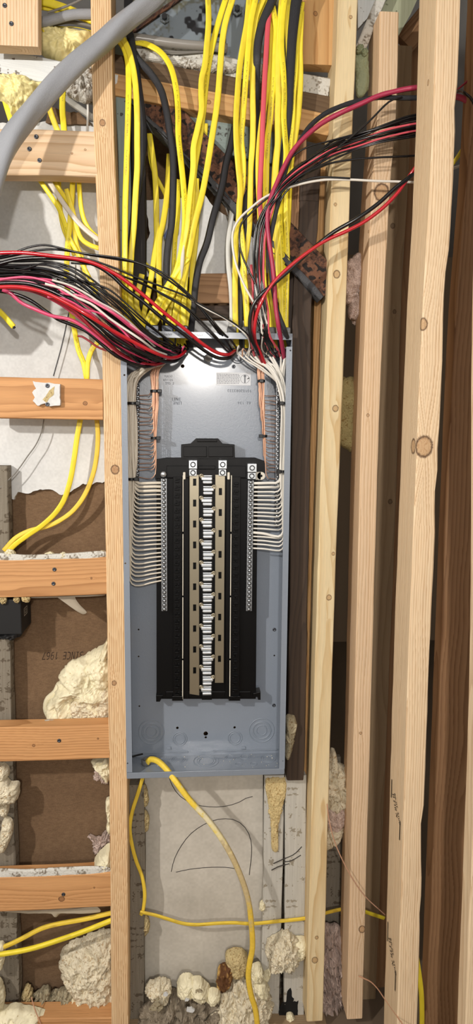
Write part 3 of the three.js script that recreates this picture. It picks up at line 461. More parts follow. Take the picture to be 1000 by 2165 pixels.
knock(320, 1547, [0.0305, 0.0225, 0.0205, 0.0125]); knock(553, 1544, [0.0305, 0.0225, 0.0205, 0.0125]); knock(380, 1562, [0.017, 0.0125]); knock(496.5, 1560, [0.017, 0.0125]);
knock(440, 758, [0.009]); knock(503, 751, [0.018, 0.013]);
part(back, 'knockout_disc', new THREE.CylinderGeometry(0.0085, 0.0085, 0.001, 24).rotateX(Math.PI / 2), M.cableDull, P(440, 757, ZB + 0.0005));
for (const [px, py] of [[357, 1581], [514, 1580]]) { const c = P(px, py, ZB); part(back, 'tab', boxGeo(c.x - 0.005, c.x + 0.005, c.y - 0.003, c.y + 0.003, ZB, ZB + 0.004), M.panelRing); }
for (const [px, py, r] of [[580, 1331, 0.0042], [579, 1491, 0.0042], [494, 775, 0.0042]]) part(back, 'rivet', screwHeadGeo, M.screw, P(px, py, ZB));
const floorKnock = (px, py, rs) => { let lo = ZB, hi = ZF; for (let i = 0; i < 30; i++) { const m = (lo + hi) / 2; P(px, py, m).y > BY + 0.0015 ? (hi = m) : (lo = m); } const c = P(px, py, lo); for (const r of rs) part(bottomWall, 'knockout_ring', ringGeo(r, 0.0008).rotateX(Math.PI / 2), M.panelRing, V3(c.x, BY + 0.0016, c.z)); return c; };
floorKnock(377, 1606, [0.016, 0.0115]); floorKnock(436, 1609, [0.03, 0.022, 0.017]); floorKnock(487, 1602, [0.012, 0.008]); floorKnock(519, 1600, [0.012, 0.008]); floorKnock(567, 1604, [0.018, 0.0125]); floorKnock(505, 1616, [0.008]); floorKnock(536, 1615, [0.008]);
reseed(5); { const bits = []; for (let i = 0; i < 60; i++) { const x = rr(BX + 0.03, X1 - 0.01), z = rr(ZB + 0.005, ZF - 0.01), s = rr(0.0006, 0.002); bits.push(new THREE.TetrahedronGeometry(s).rotateX(rnd() * 3).rotateY(rnd() * 3).translate(x, BY + 0.002, z)); } part(panel, 'white_crumbs', join(bits), M.edgeWhite).userData.kind = 'stuff'; }

// printing: flat plates with a cut-out print, a hair off the surface
function printTex(w, h, draw) { const c = document.createElement('canvas'); c.width = w; c.height = h; const x = c.getContext('2d'); x.clearRect(0, 0, w, h); draw(x, w, h); const t = new THREE.CanvasTexture(c); t.colorSpace = THREE.SRGBColorSpace; t.anisotropy = 8; return t; }
function decal(parent, name, px0, py0, px1, py1, z, tex, o = {}) {
  const a = P(px0, py0, z), b = P(px1, py1, z), m = new THREE.MeshStandardMaterial({ map: tex, transparent: !o.solid, roughness: o.rough ?? 0.7 });
  const g = new THREE.PlaneGeometry(b.x - a.x, a.y - b.y); if (o.spin) g.rotateZ(o.spin); g.translate((a.x + b.x) / 2, (a.y + b.y) / 2, z); if (parent.position.lengthSq()) g.translate(-parent.position.x, -parent.position.y, -parent.position.z);
  return part(parent, name, g, m);
}
const ink = (x, f, c) => { x.font = f; x.fillStyle = c; x.strokeStyle = c; x.textBaseline = 'alphabetic'; };
decal(topLip, 'handwriting', 322, 700.5, 436, 714.5, ZF + 0.0016, printTex(912, 112, (x) => { ink(x, 'italic 66px sans-serif', '#15151c'); x.fillText('Spa', 40, 78); x.fillText('heater', 140, 76); x.fillText('HT', 425, 74); x.fillText('ı', 640, 74); x.fillText('Cond.', 690, 84); }));
decal(back, 'sticker', 457, 787, 530, 815, ZB + 0.0006, printTex(584, 224, (x) => {
  x.fillStyle = '#dfe2e6'; x.fillRect(0, 0, 584, 224); x.fillStyle = '#46484e'; for (let l = 0; l < 7; l++) { let p = 14; while (p < 390) { const w = 14 + h2(l, Math.floor(p), 3) * 34; x.globalAlpha = 0.75; x.fillRect(p, 28 + l * 26, Math.min(w, 396 - p), 9); p += w + 8; } }
  x.globalAlpha = 1; x.strokeStyle = '#55585e'; x.lineWidth = 5; x.beginPath(); x.arc(486, 112, 74, 0, 7); x.stroke(); x.fillStyle = '#777a80'; x.fillRect(474, 70, 22, 110); x.beginPath(); x.arc(485, 62, 22, 0, 7); x.fill(); x.fillStyle = '#1c1c20'; x.beginPath(); x.moveTo(512, 118); x.lineTo(556, 80); x.lineTo(562, 104); x.fill(); }), { solid: true });
decal(back, 'ink_stamp', 343, 792, 376, 816, ZB + 0.0005, printTex(330, 240, (x) => { ink(x, '58px monospace', 'rgba(38,44,62,0.75)'); x.fillText('TUE30', 40, 56); x.fillText('W51126', 20, 132); ink(x, '64px monospace', 'rgba(34,38,56,0.85)'); x.fillText('STD 2', 60, 210); }));
decal(back, 'ink_stamp', 362, 838, 388, 858, ZB + 0.0005, printTex(260, 200, (x) => { ink(x, '92px sans-serif', 'rgba(52,60,76,0.8)'); x.fillText('LINE', 14, 92); x.translate(240, 108); x.rotate(Math.PI); x.fillText('LINE', 14, 0); }));
decal(back, 'ink_stamp', 477, 821, 533, 832, ZB + 0.0005, printTex(560, 110, (x) => { x.translate(560, 110); x.rotate(Math.PI); ink(x, '78px monospace', 'rgba(46,54,74,0.75)'); x.fillText('10102083333', 10, 86); }));
decal(back, 'ink_stamp', 500, 847, 531, 857, ZB + 0.0005, printTex(310, 100, (x) => { x.translate(310, 100); x.rotate(Math.PI); ink(x, '78px monospace', 'rgba(58,66,84,0.6)'); x.fillText('82 134', 6, 80); }));

// bus interior: moulded black base
const base = part(panel, 'bus_base', (() => {
  const z0 = ZB + 0.001, z1 = -0.052, s = (o, z, t, b = 0.001) => slabGeo(o, z, t, { bevel: b }), g = [];
  g.push(s('331,990 545,990 541,1478 331,1478', z1, z1 - z0));
  g.push(s('383,940 403,938 415,927 461,927 471,938 496,940 497,972 383,972', -0.05, 0.03)); g.push(s('328,972 352,968 540,968 560,975 560,1000 544,1006 544,1012 328,1012 328,985', -0.05, 0.03));
  g.push(s('388,944 437,944 437,966 388,966', -0.047, 0.004)); g.push(s('441,944 493,944 493,966 441,966', -0.047, 0.004)); g.push(s('417,929 459,929 459,934 417,934', -0.045, 0.006));
  g.push(s('352,985 400,985 400,1010 352,1010', -0.044, 0.012), s('475,985 520,985 520,1010 475,1010', -0.044, 0.012), s('419,985 455,985 455,992 419,992', -0.044, 0.012));
  g.push(s('366,1008 385,1008 383,1480 366,1480', -0.04, 0.02), s('489,1008 509,1008 506,1480 487,1480', -0.04, 0.02));       // breaker hook rails
  g.push(s('388,1010 399,1010 399,1478 388,1478', -0.046, 0.02), s('478,1010 487,1010 486,1478 476,1478', -0.046, 0.02));
  g.push(s('330,1470 345,1470 338,1484 330,1484', -0.046, 0.03), s('535,1466 551,1463 551,1480 546,1480 545,1474 535,1474', -0.046, 0.03), s('364,1472 387,1472 387,1482 364,1482', -0.036, 0.03), s('484,1472 508,1472 508,1482 484,1482', -0.036, 0.03), s('427,1470 448,1470 448,1480 427,1480', -0.04, 0.03));
  g.push(s('350,1460 352,1462 530,1462 530,1476 350,1476', -0.05, 0.02)); return join(g);
})(), M.black);
{ // crenellated teeth of the hook rails
  const a = P(375, 1020, -0.039), b = P(374.5, 1470, -0.039), c = P(499, 1020, -0.039), d = P(496.5, 1470, -0.039), tooth = join([boxGeo(-0.006, 0.004, 0, 0.004, -0.002, 0.005, 0.0008), boxGeo(0.001, 0.0065, 0.006, 0.0095, -0.002, 0.003, 0.0008), boxGeo(-0.004, -0.001, 0.0045, 0.011, -0.002, 0.002, 0.0006)]);
  for (let i = 0; i < 30; i++) { part(base, 'hook', tooth, M.black, a.clone().lerp(b, i / 29)); const q = part(base, 'hook', tooth, M.black, c.clone().lerp(d, i / 29)); q.rotation.z = Math.PI; } }
for (const [x0, x1] of [[387.2, 386.2], [489.5, 485.8]]) for (const [t0, t1] of [[1005, 1124], [1129, 1259], [1263, 1392], [1396, 1478]]) {
  const q = (y) => lerp(x0, x1, (y - 1005) / 473); part(base, 'edge_strip', wireGeo([P(q(t0), t0, -0.037), P(q((t0 + t1) / 2), (t0 + t1) / 2, -0.037), P(q(t1), t1, -0.037)], 0.0011, { rad: 6, step: 0.04 }), M.edgeWhite); if (t0 < 1010) part(base, 'strip_end', boxGeo(P(q(1005) - 3, 0, -0.037).x, P(q(1005) + 3, 0, -0.037).x, P(0, 1013, -0.037).y, P(0, 997, -0.037).y, -0.042, -0.034, 0.002), M.edgeWhite); }
// bus bars with their slots and breaker stabs
const ZBUS = -0.041, slotL = [], slotR = []; for (let i = 0; i < 11; i++) slotL.push(P(411.5, lerp(1019.5, 1462, i / 10), ZBUS)); for (let i = 0; i < 10; i++) slotR.push(P(466 - i * 0.25, lerp(1039.5, 1437.5, i / 9), ZBUS));
function busBar(o, slots, dx) {
  const sh = new THREE.Shape(outline(o, ZBUS)); for (const s of slots) { const y = s.y, x = s.x + dx; const h = new THREE.Path(); h.moveTo(x - 0.0036, y - 0.008); h.lineTo(x - 0.0036, y + 0.008); h.lineTo(x + 0.0036, y + 0.008); h.lineTo(x + 0.0036, y - 0.008); h.closePath(); sh.holes.push(h); }
  const g = new THREE.ExtrudeGeometry(sh, { depth: 0.0022, bevelEnabled: true, bevelThickness: 0.0004, bevelSize: 0.0004, bevelSegments: 1 }); g.translate(0, 0, ZBUS - 0.0026); return g;
}
const barL = part(panel, 'bus_bar', busBar('401,1004 420,1004 421,1470 401,1467', slotL.slice(0, 10), 0), M.bus), barR = part(panel, 'bus_bar', busBar('455.5,1004 475.5,1004 472.5,1443.5 454.5,1443.5', slotR.slice(0, 9), 0), M.bus);
{ const lipG = [boxGeo(-0.011, 0.0095, -0.002, 0.0045, -0.004, 0.007, 0.0018), boxGeo(-0.0085, 0.0095, -0.0085, -0.003, -0.004, 0.0105, 0.0022), boxGeo(-0.0085, 0.0095, 0.0055, 0.0078, -0.006, 0.004, 0.001)], stab = join(lipG);
  const neck = join([new THREE.TorusGeometry(0.0036, 0.0014, 8, 16).scale(1, 1.25, 1).rotateZ(0.6).translate(-0.0125, 0.0068, 0.003), boxGeo(-0.0155, -0.006, 0.001, 0.0085, -0.003, 0.0012, 0.001)]);
  const L0 = P(438, 1013, ZBUS), L1 = P(437, 1458, ZBUS), R0 = P(440, 1036, ZBUS), R1 = P(438.5, 1437, ZBUS);
  for (let i = 0; i < 11; i++) { const s = part(barL, 'breaker_stab', stab, M.stab, L0.clone().lerp(L1, i / 10)); s.scale.set(1.2, 1.12, 1); part(barL, 'stab_neck', neck, M.bus, s.position); }
  for (let i = 0; i < 10; i++) { const s = part(barR, 'breaker_stab', stab, M.stab, R0.clone().lerp(R1, i / 9)); s.scale.set(-1.2, 1.12, 1); const q = part(barR, 'stab_neck', neck, M.bus, s.position); q.scale.x = -1; } }
// line and neutral lugs
function lug(px, py, parent, w = 0.0095) {
  const c = P(px, py, -0.036), l = part(parent, 'lug', join([boxGeo(c.x - w, c.x + w, c.y - 0.001, c.y + 0.018, -0.05, -0.03, 0.001), boxGeo(c.x - w * 0.9, c.x + w * 0.9, c.y - 0.0175, c.y - 0.0025, -0.05, -0.036, 0.001)]), M.zinc);
  for (const [dy, z] of [[0.0085, -0.0295], [-0.01, -0.0355]]) { part(l, 'lug_screw', new THREE.TorusGeometry(0.005, 0.0012, 8, 24), M.darkMetal, V3(c.x, c.y + dy, z)); part(l, 'lug_screw', new THREE.CylinderGeometry(0.0042, 0.0042, 0.003, 6).rotateX(Math.PI / 2), M.zinc, V3(c.x, c.y + dy, z)); }
}
lug(408, 990, panel); lug(470.5, 990, panel); lug(532.5, 997, panel, 0.0105);
{ const c = P(345.5, 1003, -0.034); part(panel, 'terminal_screw', new THREE.LatheGeometry([[0, 0.004], [0.003, 0.0036], [0.0062, 0.002], [0.007, 0], [0.007, -0.006], [0, -0.006]].map(([a, b]) => new THREE.Vector2(a, b)), 20).rotateX(Math.PI / 2), M.zinc, c);
  const q = P(552, 1006, -0.045); part(panel, 'mounting_ear', join([new THREE.CylinderGeometry(0.009, 0.009, 0.004, 24).rotateX(Math.PI / 2).translate(q.x, q.y, q.z), boxGeo(q.x - 0.013, q.x, q.y - 0.009, q.y + 0.009, q.z - 0.002, q.z + 0.002, 0.001)]), M.edgeWhite); part(panel, 'ear_hole', new THREE.CylinderGeometry(0.003, 0.003, 0.0046, 16).rotateX(Math.PI / 2), M.hole, q); }
// terminal bars: n screws in a row
const termScrew = new THREE.LatheGeometry([[0, 0.0028], [0.0015, 0.0027], [0.0028, 0.002], [0.0036, 0.0006], [0.0036, -0.001]].map(([a, b]) => new THREE.Vector2(a, b)), 14).rotateX(Math.PI / 2), screwWell = new THREE.CylinderGeometry(0.0046, 0.0046, 0.001, 14).rotateX(Math.PI / 2), screwSlot = boxGeo(-0.0026, 0.0026, -0.0005, 0.0005, 0.0016, 0.0031, 0.0002, 1);
function termBar(label, px0, py0, px1, py1, z, w, d, n, side = 0) {
  const a = P(px0, py0, z), b = P(px1, py1, z), dir = V3().subVectors(b, a), len = dir.length(); dir.normalize();
  const bar = part(panel, 'terminal_bar', beamGeo([a.clone().add(V3(-w / 2, 0.004, 0)), b.clone().add(V3(-w / 2, -0.004, 0))], RIGHT, w, d, { metres: true, wob: 0, rad: 0.0012 }), M.barZinc, null, label);
  for (let i = 0; i < n; i++) { const p = a.clone().lerp(b, i / (n - 1)); const sc = part(bar, 'terminal_screw', termScrew, M.zinc, p.clone().add(V3(0, 0, 0.0008))); part(sc, 'screw_well', screwWell, M.hole, V3(0, 0, -0.0007)); part(sc, 'screw_slot', screwSlot, M.hole).rotation.z = i * 1.9; for (const s of side ? [side] : [-1, 1]) part(bar, 'wire_hole', holeGeo, M.hole, p.clone().add(V3(s * w / 2, 0, -d * 0.45))); }
  return { a, b };
}
const holeGeo = new THREE.CylinderGeometry(0.0026, 0.0026, 0.0006, 10).rotateZ(Math.PI / 2);
const NZ = -0.03;
const nbL = termBar('left neutral terminal bar', 346.5, 1016, 347.5, 1288, NZ, 0.0135, 0.014, 31), nbR = termBar('right neutral terminal bar', 530.5, 1020, 526.5, 1288, NZ, 0.0135, 0.014, 30);
termBar('long left ground bar', 290, 806, 289.5, 1014, -0.068, 0.0085, 0.013, 24, 1); termBar('short left ground bar', 290.5, 1048, 289.5, 1108, -0.07, 0.0085, 0.012, 8, 1);
termBar('long right ground bar', 589, 818, 587.5, 1026, -0.066, 0.011, 0.013, 24, -1); termBar('short right ground bar', 587, 1042, 585, 1110, -0.068, 0.0095, 0.012, 8, -1);
settle(panel);

// ---------------------------------------------------------------- expanding foam, insulation, rubble and small things in the bays
const lump = (name, label, cat, mat, grp, ...list) => solo(name, join(list.map(([s, z, T, o]) => lumpGeo(s, z, T, o))), mat, label, cat, grp);
const FZ = -0.098;
{ const g = group('foam', 'large cream foam mass with a cut face covering the printed brown paper', 'foam');
  part(g, 'mass', join([lumpGeo('229,1346 220,1362 205,1370 190,1378 172,1390 150,1402 138,1416 134,1430 122,1446 116,1462 108,1480 104,1500 112,1518 150,1526 190,1529 230,1530 230,1430', FZ, 0.05, { seed: 401, m: 150, k: 34, amp: 0.55 }), lumpGeo('190,1396 214,1388 229,1400 229,1452 206,1462 190,1440 184,1415', -0.072, 0.03, { smooth: 1, seed: 405, m: 80, k: 20, freq: 55 })]), M.foam);
  part(g, 'cut_face', lumpGeo('152,1480 172,1468 200,1464 229,1452 229,1526 190,1527 160,1522 148,1504', -0.075, 0.028, { seed: 402, m: 90, k: 26, pow: 8, amp: 0.25, fine: 0.25 }), M.foamCut, null, 'cut porous tan face');
  part(g, 'bead', wireGeo([P(124, 1448, FZ + 0.012), P(117, 1463, FZ + 0.014), P(101, 1478, FZ + 0.012), P(97, 1498, FZ + 0.01), P(104, 1516, FZ + 0.012)], 0.007, { rad: 12 }), M.foam, null, 'loose outer foam bead'); settle(g); }
{ const g = group('foam', 'tall pale foam mass with a cut face against the left stud at the bottom', 'foam');
  part(g, 'mass', lumpGeo('234,1966 195,1971 168,1983 144,1993 132,2010 133,2040 142,2062 158,2080 158,2098 156,2110 180,2136 196,2154 236,2160', FZ, 0.055, { seed: 411, m: 180, k: 48, amp: 0.34, pow: 2.8, fine: 0.03, freq: 50 }), M.foamCut);
  part(g, 'nodule', lumpGeo('140,2130 146,2115 162,2109 178,2116 186,2132 184,2152 168,2162 148,2160 138,2148', -0.06, 0.04, { smooth: 1, seed: 413 }), M.foam, null, 'smooth round nodule at its foot'); settle(g); }
lump('foam', 'smooth white foam lump on top of the lowest block beside the left stud', 'foam', M.foam, null, ['234,1783 218,1792 204,1806 199,1822 204,1836 216,1846 236,1848', -0.05, 0.045, { smooth: 1, seed: 421, amp: 0.15 }]);
lump('foam', 'torn foam scrap under the big foam block end beside the left stud', 'foam', M.foam, null, ['196,1604 231,1600 231,1646 222,1640 212,1622 200,1612', -0.08, 0.03, { seed: 423 }], ['226,1686 233,1684 234,1760 226,1748 229,1720 224,1700', -0.085, 0.02, { seed: 424 }]);
lump('insulation', 'tuft of pink fibre insulation above the smooth white foam lump', 'insulation', M.fibre, null, ['192,1764 206,1770 222,1758 234,1748 234,1792 218,1796 204,1802 198,1790 204,1782', -0.09, 0.02, { seed: 431, edge: 0.3, m: 140, fine: 0.8 }]);
lump('insulation', 'small pink fibre tuft under the torn foam scrap', 'insulation', M.fibre, null, ['206,1622 218,1618 230,1640 228,1652 212,1645 200,1642', -0.095, 0.016, { seed: 433, edge: 0.3, m: 120, fine: 0.8 }]);
lump('foam', 'chain of tan foam lumps on the far left old stud', 'foam', M.foamCut, null, ['-10,1618 8,1612 20,1622 18,1640 -4,1650', -0.06, 0.03, { seed: 441, amp: 0.2 }], ['-12,1640 16,1642 24,1650 40,1652 43,1668 38,1684 18,1690 -6,1694', -0.055, 0.04, { seed: 442, amp: 0.2 }], ['4,1696 16,1694 20,1708 14,1722 4,1718', -0.055, 0.022, { seed: 443, amp: 0.1 }], ['10,1728 24,1730 29,1748 22,1772 12,1794 0,1796 2,1770 6,1750', -0.055, 0.026, { seed: 444, amp: 0.2 }]);
lump('foam', 'pale foam crust along the sole plate at the bottom left corner', 'foam', M.foam, null, ['-20,2122 10,2124 32,2120 60,2126 90,2132 102,2140 96,2158 60,2166 -20,2170', -0.03, 0.035, { seed: 451, amp: 0.5 }], ['-10,1994 8,1990 6,2040 -10,2050', -0.03, 0.02, { seed: 452 }], ['-20,2060 4,2070 8,2120 -20,2126', -0.03, 0.03, { seed: 453 }]);
lump('debris', 'grey leaf-like insulation scrap leaning at the bottom left', 'debris', M.foamOld, null, ['46,2118 50,2092 60,2078 68,2086 70,2108 62,2124', -0.09, 0.02, { seed: 461, edge: 0.15 }]);
lump('debris', 'torn grey-green foam chunk in the middle of the bottom left bay', 'debris', M.foamGrey, null, ['78,2108 84,2090 98,2082 108,2090 106,2108 92,2118', -0.088, 0.03, { seed: 463, edge: 0.2, amp: 0.8 }], ['60,2124 80,2112 102,2114 100,2132 66,2134', -0.085, 0.02, { seed: 464, edge: 0.2 }]);
lump('debris', 'crumpled grey plaster debris with dark fibres beside the tall foam mass', 'debris', M.foamGrey, null, ['106,2098 122,2090 140,2082 150,2080 158,2104 140,2118 118,2124 106,2128', -0.09, 0.03, { seed: 465, edge: 0.2, amp: 0.9, fine: 0.3 }]);
// scraps lying on blocks
lump('foam', 'blob of dried foam on the block below the lower yellow cables, leftmost', 'foam', M.foam, null, ['12,1168 18,1162 30,1164 34,1172 24,1176 12,1175', -0.02, 0.015, { seed: 471 }]);
lump('foam', 'pair of dried foam drips in the middle of the block below the lower yellow cables', 'foam', M.foam, null, ['96,1170 108,1166 116,1172 106,1176', -0.02, 0.01, { seed: 472 }], ['126,1172 136,1167 142,1172 134,1180 128,1178', -0.015, 0.012, { seed: 473 }]);
lump('foam', 'white foam dab at the right end of the block below the lower yellow cables', 'foam', M.foam, null, ['207,1170 214,1164 224,1166 222,1176 208,1174', -0.02, 0.01, { seed: 474 }]);
for (const [s, T, sd, l] of [['-10,1540 20,1534 70,1530 100,1522 128,1526 100,1540 60,1542', 0.006, 481, 'torn grey paper strip on the block left of the big foam'], ['160,1530 190,1532 230,1530 230,1536 190,1538', 0.005, 482, 'torn grey paper strip under the big foam mass']]) lump('torn_paper', l, 'paper', std(sd === 481 ? 0xb9b2a6 : 0x8f8a80, 0.9), null, [s, -0.035, T, { seed: sd, m: 100, edge: 0.05 }]);
lump('torn_paper', 'long pale torn paper fold under the lower cable block, with a hanging tip', 'paper', std(0xa99e8c, 0.9), null, ['0,1258 60,1257 110,1252 150,1256 222,1252 222,1258 160,1262 165,1275 184,1296 172,1298 164,1284 150,1264 100,1262 40,1264', -0.03, 0.004, { seed: 485, m: 160, k: 6, edge: 0.01 }]);
lump('torn_paper', 'pale torn paper fold under the lowest block with a pointed tip', 'paper', std(0xb3a792, 0.9), null, ['0,1926 60,1924 150,1920 205,1918 212,1928 160,1930 128,1932 118,1940 110,1932 40,1930', -0.03, 0.004, { seed: 487, m: 160, k: 6, edge: 0.01 }]);
{ // black plastic box low on the far left
  const g = group('switch_box', 'black plastic junction box with a small white diamond mark under the cable block', 'junction box');
  const a = P(-20, 1268, -0.012), b = P(46.5, 1342, -0.012); part(g, 'box', boxGeo(a.x, b.x, b.y, a.y, -0.1, -0.012, 0.003), M.blackMatt);
  part(g, 'mastic', lumpGeo('-12,1338 10,1340 30,1336 46,1334 47,1342 34,1345 30,1350 26,1344 10,1348 -10,1346', -0.03, 0.02, { seed: 491, edge: 0.06, m: 120 }), M.blackMatt);
  const t = printTex(128, 128, (x) => { x.strokeStyle = '#b9b4a8'; x.lineWidth = 9; x.strokeRect(12, 12, 104, 104); x.lineWidth = 7; x.strokeRect(42, 40, 44, 48); });
  part(g, 'diamond_mark', new THREE.PlaneGeometry(0.034, 0.02).rotateY(Math.PI / 2).translate(b.x + 0.0004, (a.y + b.y) / 2 + 0.004, -0.05), new THREE.MeshStandardMaterial({ map: t, transparent: true, roughness: 0.8 }));
  settle(g); }
lump('foam', 'yellow and grey foam crumbs on top of the black junction box', 'foam', M.foamOld, null, ['2,1262 14,1263 13,1274 6,1276', -0.012, 0.01, { seed: 493 }], ['30,1263 42,1264 40,1273 33,1272', -0.012, 0.01, { seed: 494 }], ['46,1262 64,1262 62,1272 50,1270', -0.012, 0.01, { seed: 495 }]);
{ const t = printTex(720, 110, (x, w, h) => { x.translate(w, h); x.rotate(Math.PI); ink(x, 'italic 108px monospace', 'rgba(48,32,20,0.85)'); x.fillText('SINCE 1967', 30, 90); });
  const host = scene.children.find((o) => o.userData.label && o.userData.label.includes('SINCE 1967')); decal(host, 'print', 84, 1375, 182, 1396, -0.1115, t); host.children[0].geometry.translate(0, 0, 0); }
// pencil arcs on the lower wallboard
{ const arcs = [['358,1645,-0.0998 368,1668 384,1686 410,1700 445,1706 480,1704 510,1694 530,1682 534,1684'], ['362,1843,-0.0998 368,1818 382,1790 402,1764 426,1746 450,1735 475,1731 500,1735 520,1752 530,1775 532,1800 527,1850'], ['372,1844,-0.0998 400,1838 440,1834 480,1834 505,1838']];
  arcs.forEach(([s], i) => { const g = wireGeo(path(s), 0.0009, { rad: 5, step: 0.02 }); g.translate(-lowBoard.position.x, -lowBoard.position.y, -lowBoard.position.z); part(lowBoard, 'pencil_arc', g, std(0x2e2a28, 0.8)); }); }
lump('foam', 'thin tan foam smears on the grey painted stud left of the lower wallboard', 'foam', M.foamOld, null, ['300,1660 306,1658 312,1672 312,1700 304,1704', -0.07, 0.014, { seed: 501 }], ['300,1716 308,1712 316,1730 312,1752 303,1758', -0.07, 0.014, { seed: 502 }], ['300,1938 310,1936 316,1950 310,1976 301,1976', -0.07, 0.014, { seed: 503 }]);
lump('foam', 'flat yellowish foam strip on the grey-white board under the panel corner', 'foam', M.foamPale, null, ['563,1648 590,1645 605,1647 603,1680 598,1704 592,1726 588,1750 586,1800 577,1798 572,1740 567,1700', -0.058, 0.005, { seed: 505, m: 200, k: 26, amp: 0.8, edge: 0.05, freq: 90 }]);
{ const g = group('foam', 'cream foam lump with a round plug beside the pale stud, low on the white boards', 'foam');
  part(g, 'mass', lumpGeo('566,1984 580,1976 596,1966 606,1964 622,1976 628,1996 624,2018 612,2030 596,2026 572,2030 566,2010', -0.058, 0.05, { seed: 507, amp: 0.45, freq: 60, pow: 2.6, edge: 0.1, m: 120, k: 28 }), M.foamCut); part(g, 'plug', lumpGeo('620,1982 644,1980 646,2006 634,2022 616,2020 622,2000', -0.05, 0.03, { smooth: 1, seed: 508, amp: 0.1 }), M.foam); settle(g); }
lump('foam', 'olive-tan foam scrap on the dark stud below the panel right corner', 'foam', M.foamGrey, null, ['606,1512 618,1510 626,1520 622,1552 616,1580 608,1606 603,1600 604,1550', -0.028, 0.02, { seed: 509 }]);
// heap at the bottom of the middle bay
lump('rubble', 'heap of grey plaster rubble at the foot of the lower wallboard', 'rubble', M.rubble, null, ['296,2110 330,2098 370,2088 410,2100 460,2104 480,2175 420,2190 296,2190', -0.09, 0.07, { seed: 511, m: 160, k: 36, amp: 0.5, freq: 60, fine: 0.3 }]);
reseed(9); for (let i = 0; i < 9; i++) { const x = rr(325, 440), y = rr(2096, 2150), r = rr(5, 10); const c = P(x, y, -0.03); solo('plaster_chip', slabGeo([0, 1, 2, 3, 4].map((k) => { const a = k * 1.256 + rr(-0.3, 0.3), q = r * rr(0.6, 1.2); return (x + q * Math.cos(a)).toFixed(1) + ',' + (y + q * 0.7 * Math.sin(a)).toFixed(1); }).join(' '), -0.02 + i * 0.0012, 0.005, { rag: 0.001, seed: i }), i % 3 ? M.foamGrey : M.drywall, 'small pale plaster chip on the rubble heap below the panel', 'plaster chip', 'plaster chips on the rubble heap'); }
lump('foam', 'rounded tan foam lump left of the bubbly chain on the rubble heap', 'foam', M.foamCut, null, ['308,2080 318,2072 336,2068 352,2066 360,2074 358,2092 350,2110 334,2104 318,2094', -0.065, 0.032, { seed: 521, amp: 0.5, freq: 70, pow: 2.4, edge: 0.14, m: 110 }]);
lump('foam', 'shiny chain of bubbled foam lying on the rubble below the wallboard', 'foam', M.foam, null, ['374,2080 382,2062 400,2056 412,2066 412,2090 396,2102 378,2096', -0.055, 0.034, { smooth: 1, seed: 523, amp: 0.3, freq: 60, pow: 2, edge: 0.1 }], ['402,2070 420,2062 436,2074 446,2088 438,2104 420,2110 402,2096', -0.05, 0.034, { smooth: 1, seed: 524, amp: 0.3, freq: 60, pow: 2, edge: 0.1 }], ['436,2092 454,2088 466,2096 460,2112 444,2118 434,2108', -0.045, 0.03, { smooth: 1, seed: 525, amp: 0.2, freq: 60, pow: 2 }]);
{ const g = group('foam', 'large tan foam boulder with folded cut face behind the lower yellow cable', 'foam');
  part(g, 'boulder', lumpGeo('440,2160 446,2130 462,2100 482,2076 500,2058 520,2050 545,2056 560,2076 570,2104 568,2135 556,2175 480,2190', -0.08, 0.075, { seed: 531, m: 180, k: 48, amp: 0.4, fine: 0.04, pow: 2.6, freq: 48, edge: 0.07 }), M.foamCut);
  part(g, 'top_flap', lumpGeo('478,2012 492,2004 514,2006 524,2020 520,2048 500,2060 482,2048', -0.07, 0.03, { seed: 533, amp: 0.25 }), M.foamOld, null, 'yellowish upright flap'); part(g, 'stained_flap', lumpGeo('464,2040 486,2036 492,2058 474,2086 462,2092 460,2064', -0.06, 0.025, { seed: 534 }), M.foamStain, null, 'brown stained flap'); settle(g); }
lump('foam', 'white foam bits at the foot of the crack right of the foam boulder', 'foam', M.foam, null, ['532,2040 548,2034 554,2046 548,2064 534,2062', -0.05, 0.03, { seed: 535 }], ['536,2070 556,2068 566,2080 564,2096 548,2092', -0.045, 0.03, { seed: 536 }], ['552,2058 572,2048 566,2066 556,2074', -0.06, 0.015, { seed: 537 }]);
lump('foam', 'tiny cream foam blob on the crack edge above the horizontal yellow cable', 'foam', M.foam, null, ['549,1908 556,1902 560,1912 554,1920 549,1917', -0.07, 0.015, { seed: 538 }]);
part(charBoard, 'charred_hole', slabGeo('588,2140 596,2120 604,2118 606,2096 612,2090 618,2100 620,2120 630,2116 632,2175 614,2180 598,2160', -0.0552, 0.0015, { rag: 0.003, seed: 12 }).translate(-charBoard.position.x, -charBoard.position.y, -charBoard.position.z), M.hole, null, 'charred black hole');
lump('foam', 'small cream foam chip stuck in the charred hole', 'foam', M.foam, null, ['606,2142 616,2140 622,2150 614,2158 606,2156', -0.053, 0.014, { seed: 540 }]);
for (const [i, s] of [['578,1826,-0.0555 600,1816 622,1806 638,1790'], ['600,1822,-0.0555 615,1820 636,1808'], ['574,1840,-0.0555 590,1832 612,1826']].entries()) { const g = wireGeo(path(s[0]), 0.0012, { rad: 5, step: 0.02 }); g.translate(-charBoard.position.x, -charBoard.position.y, -charBoard.position.z); part(charBoard, 'pencil_mark', g, std(0x35312e, 0.9)); }
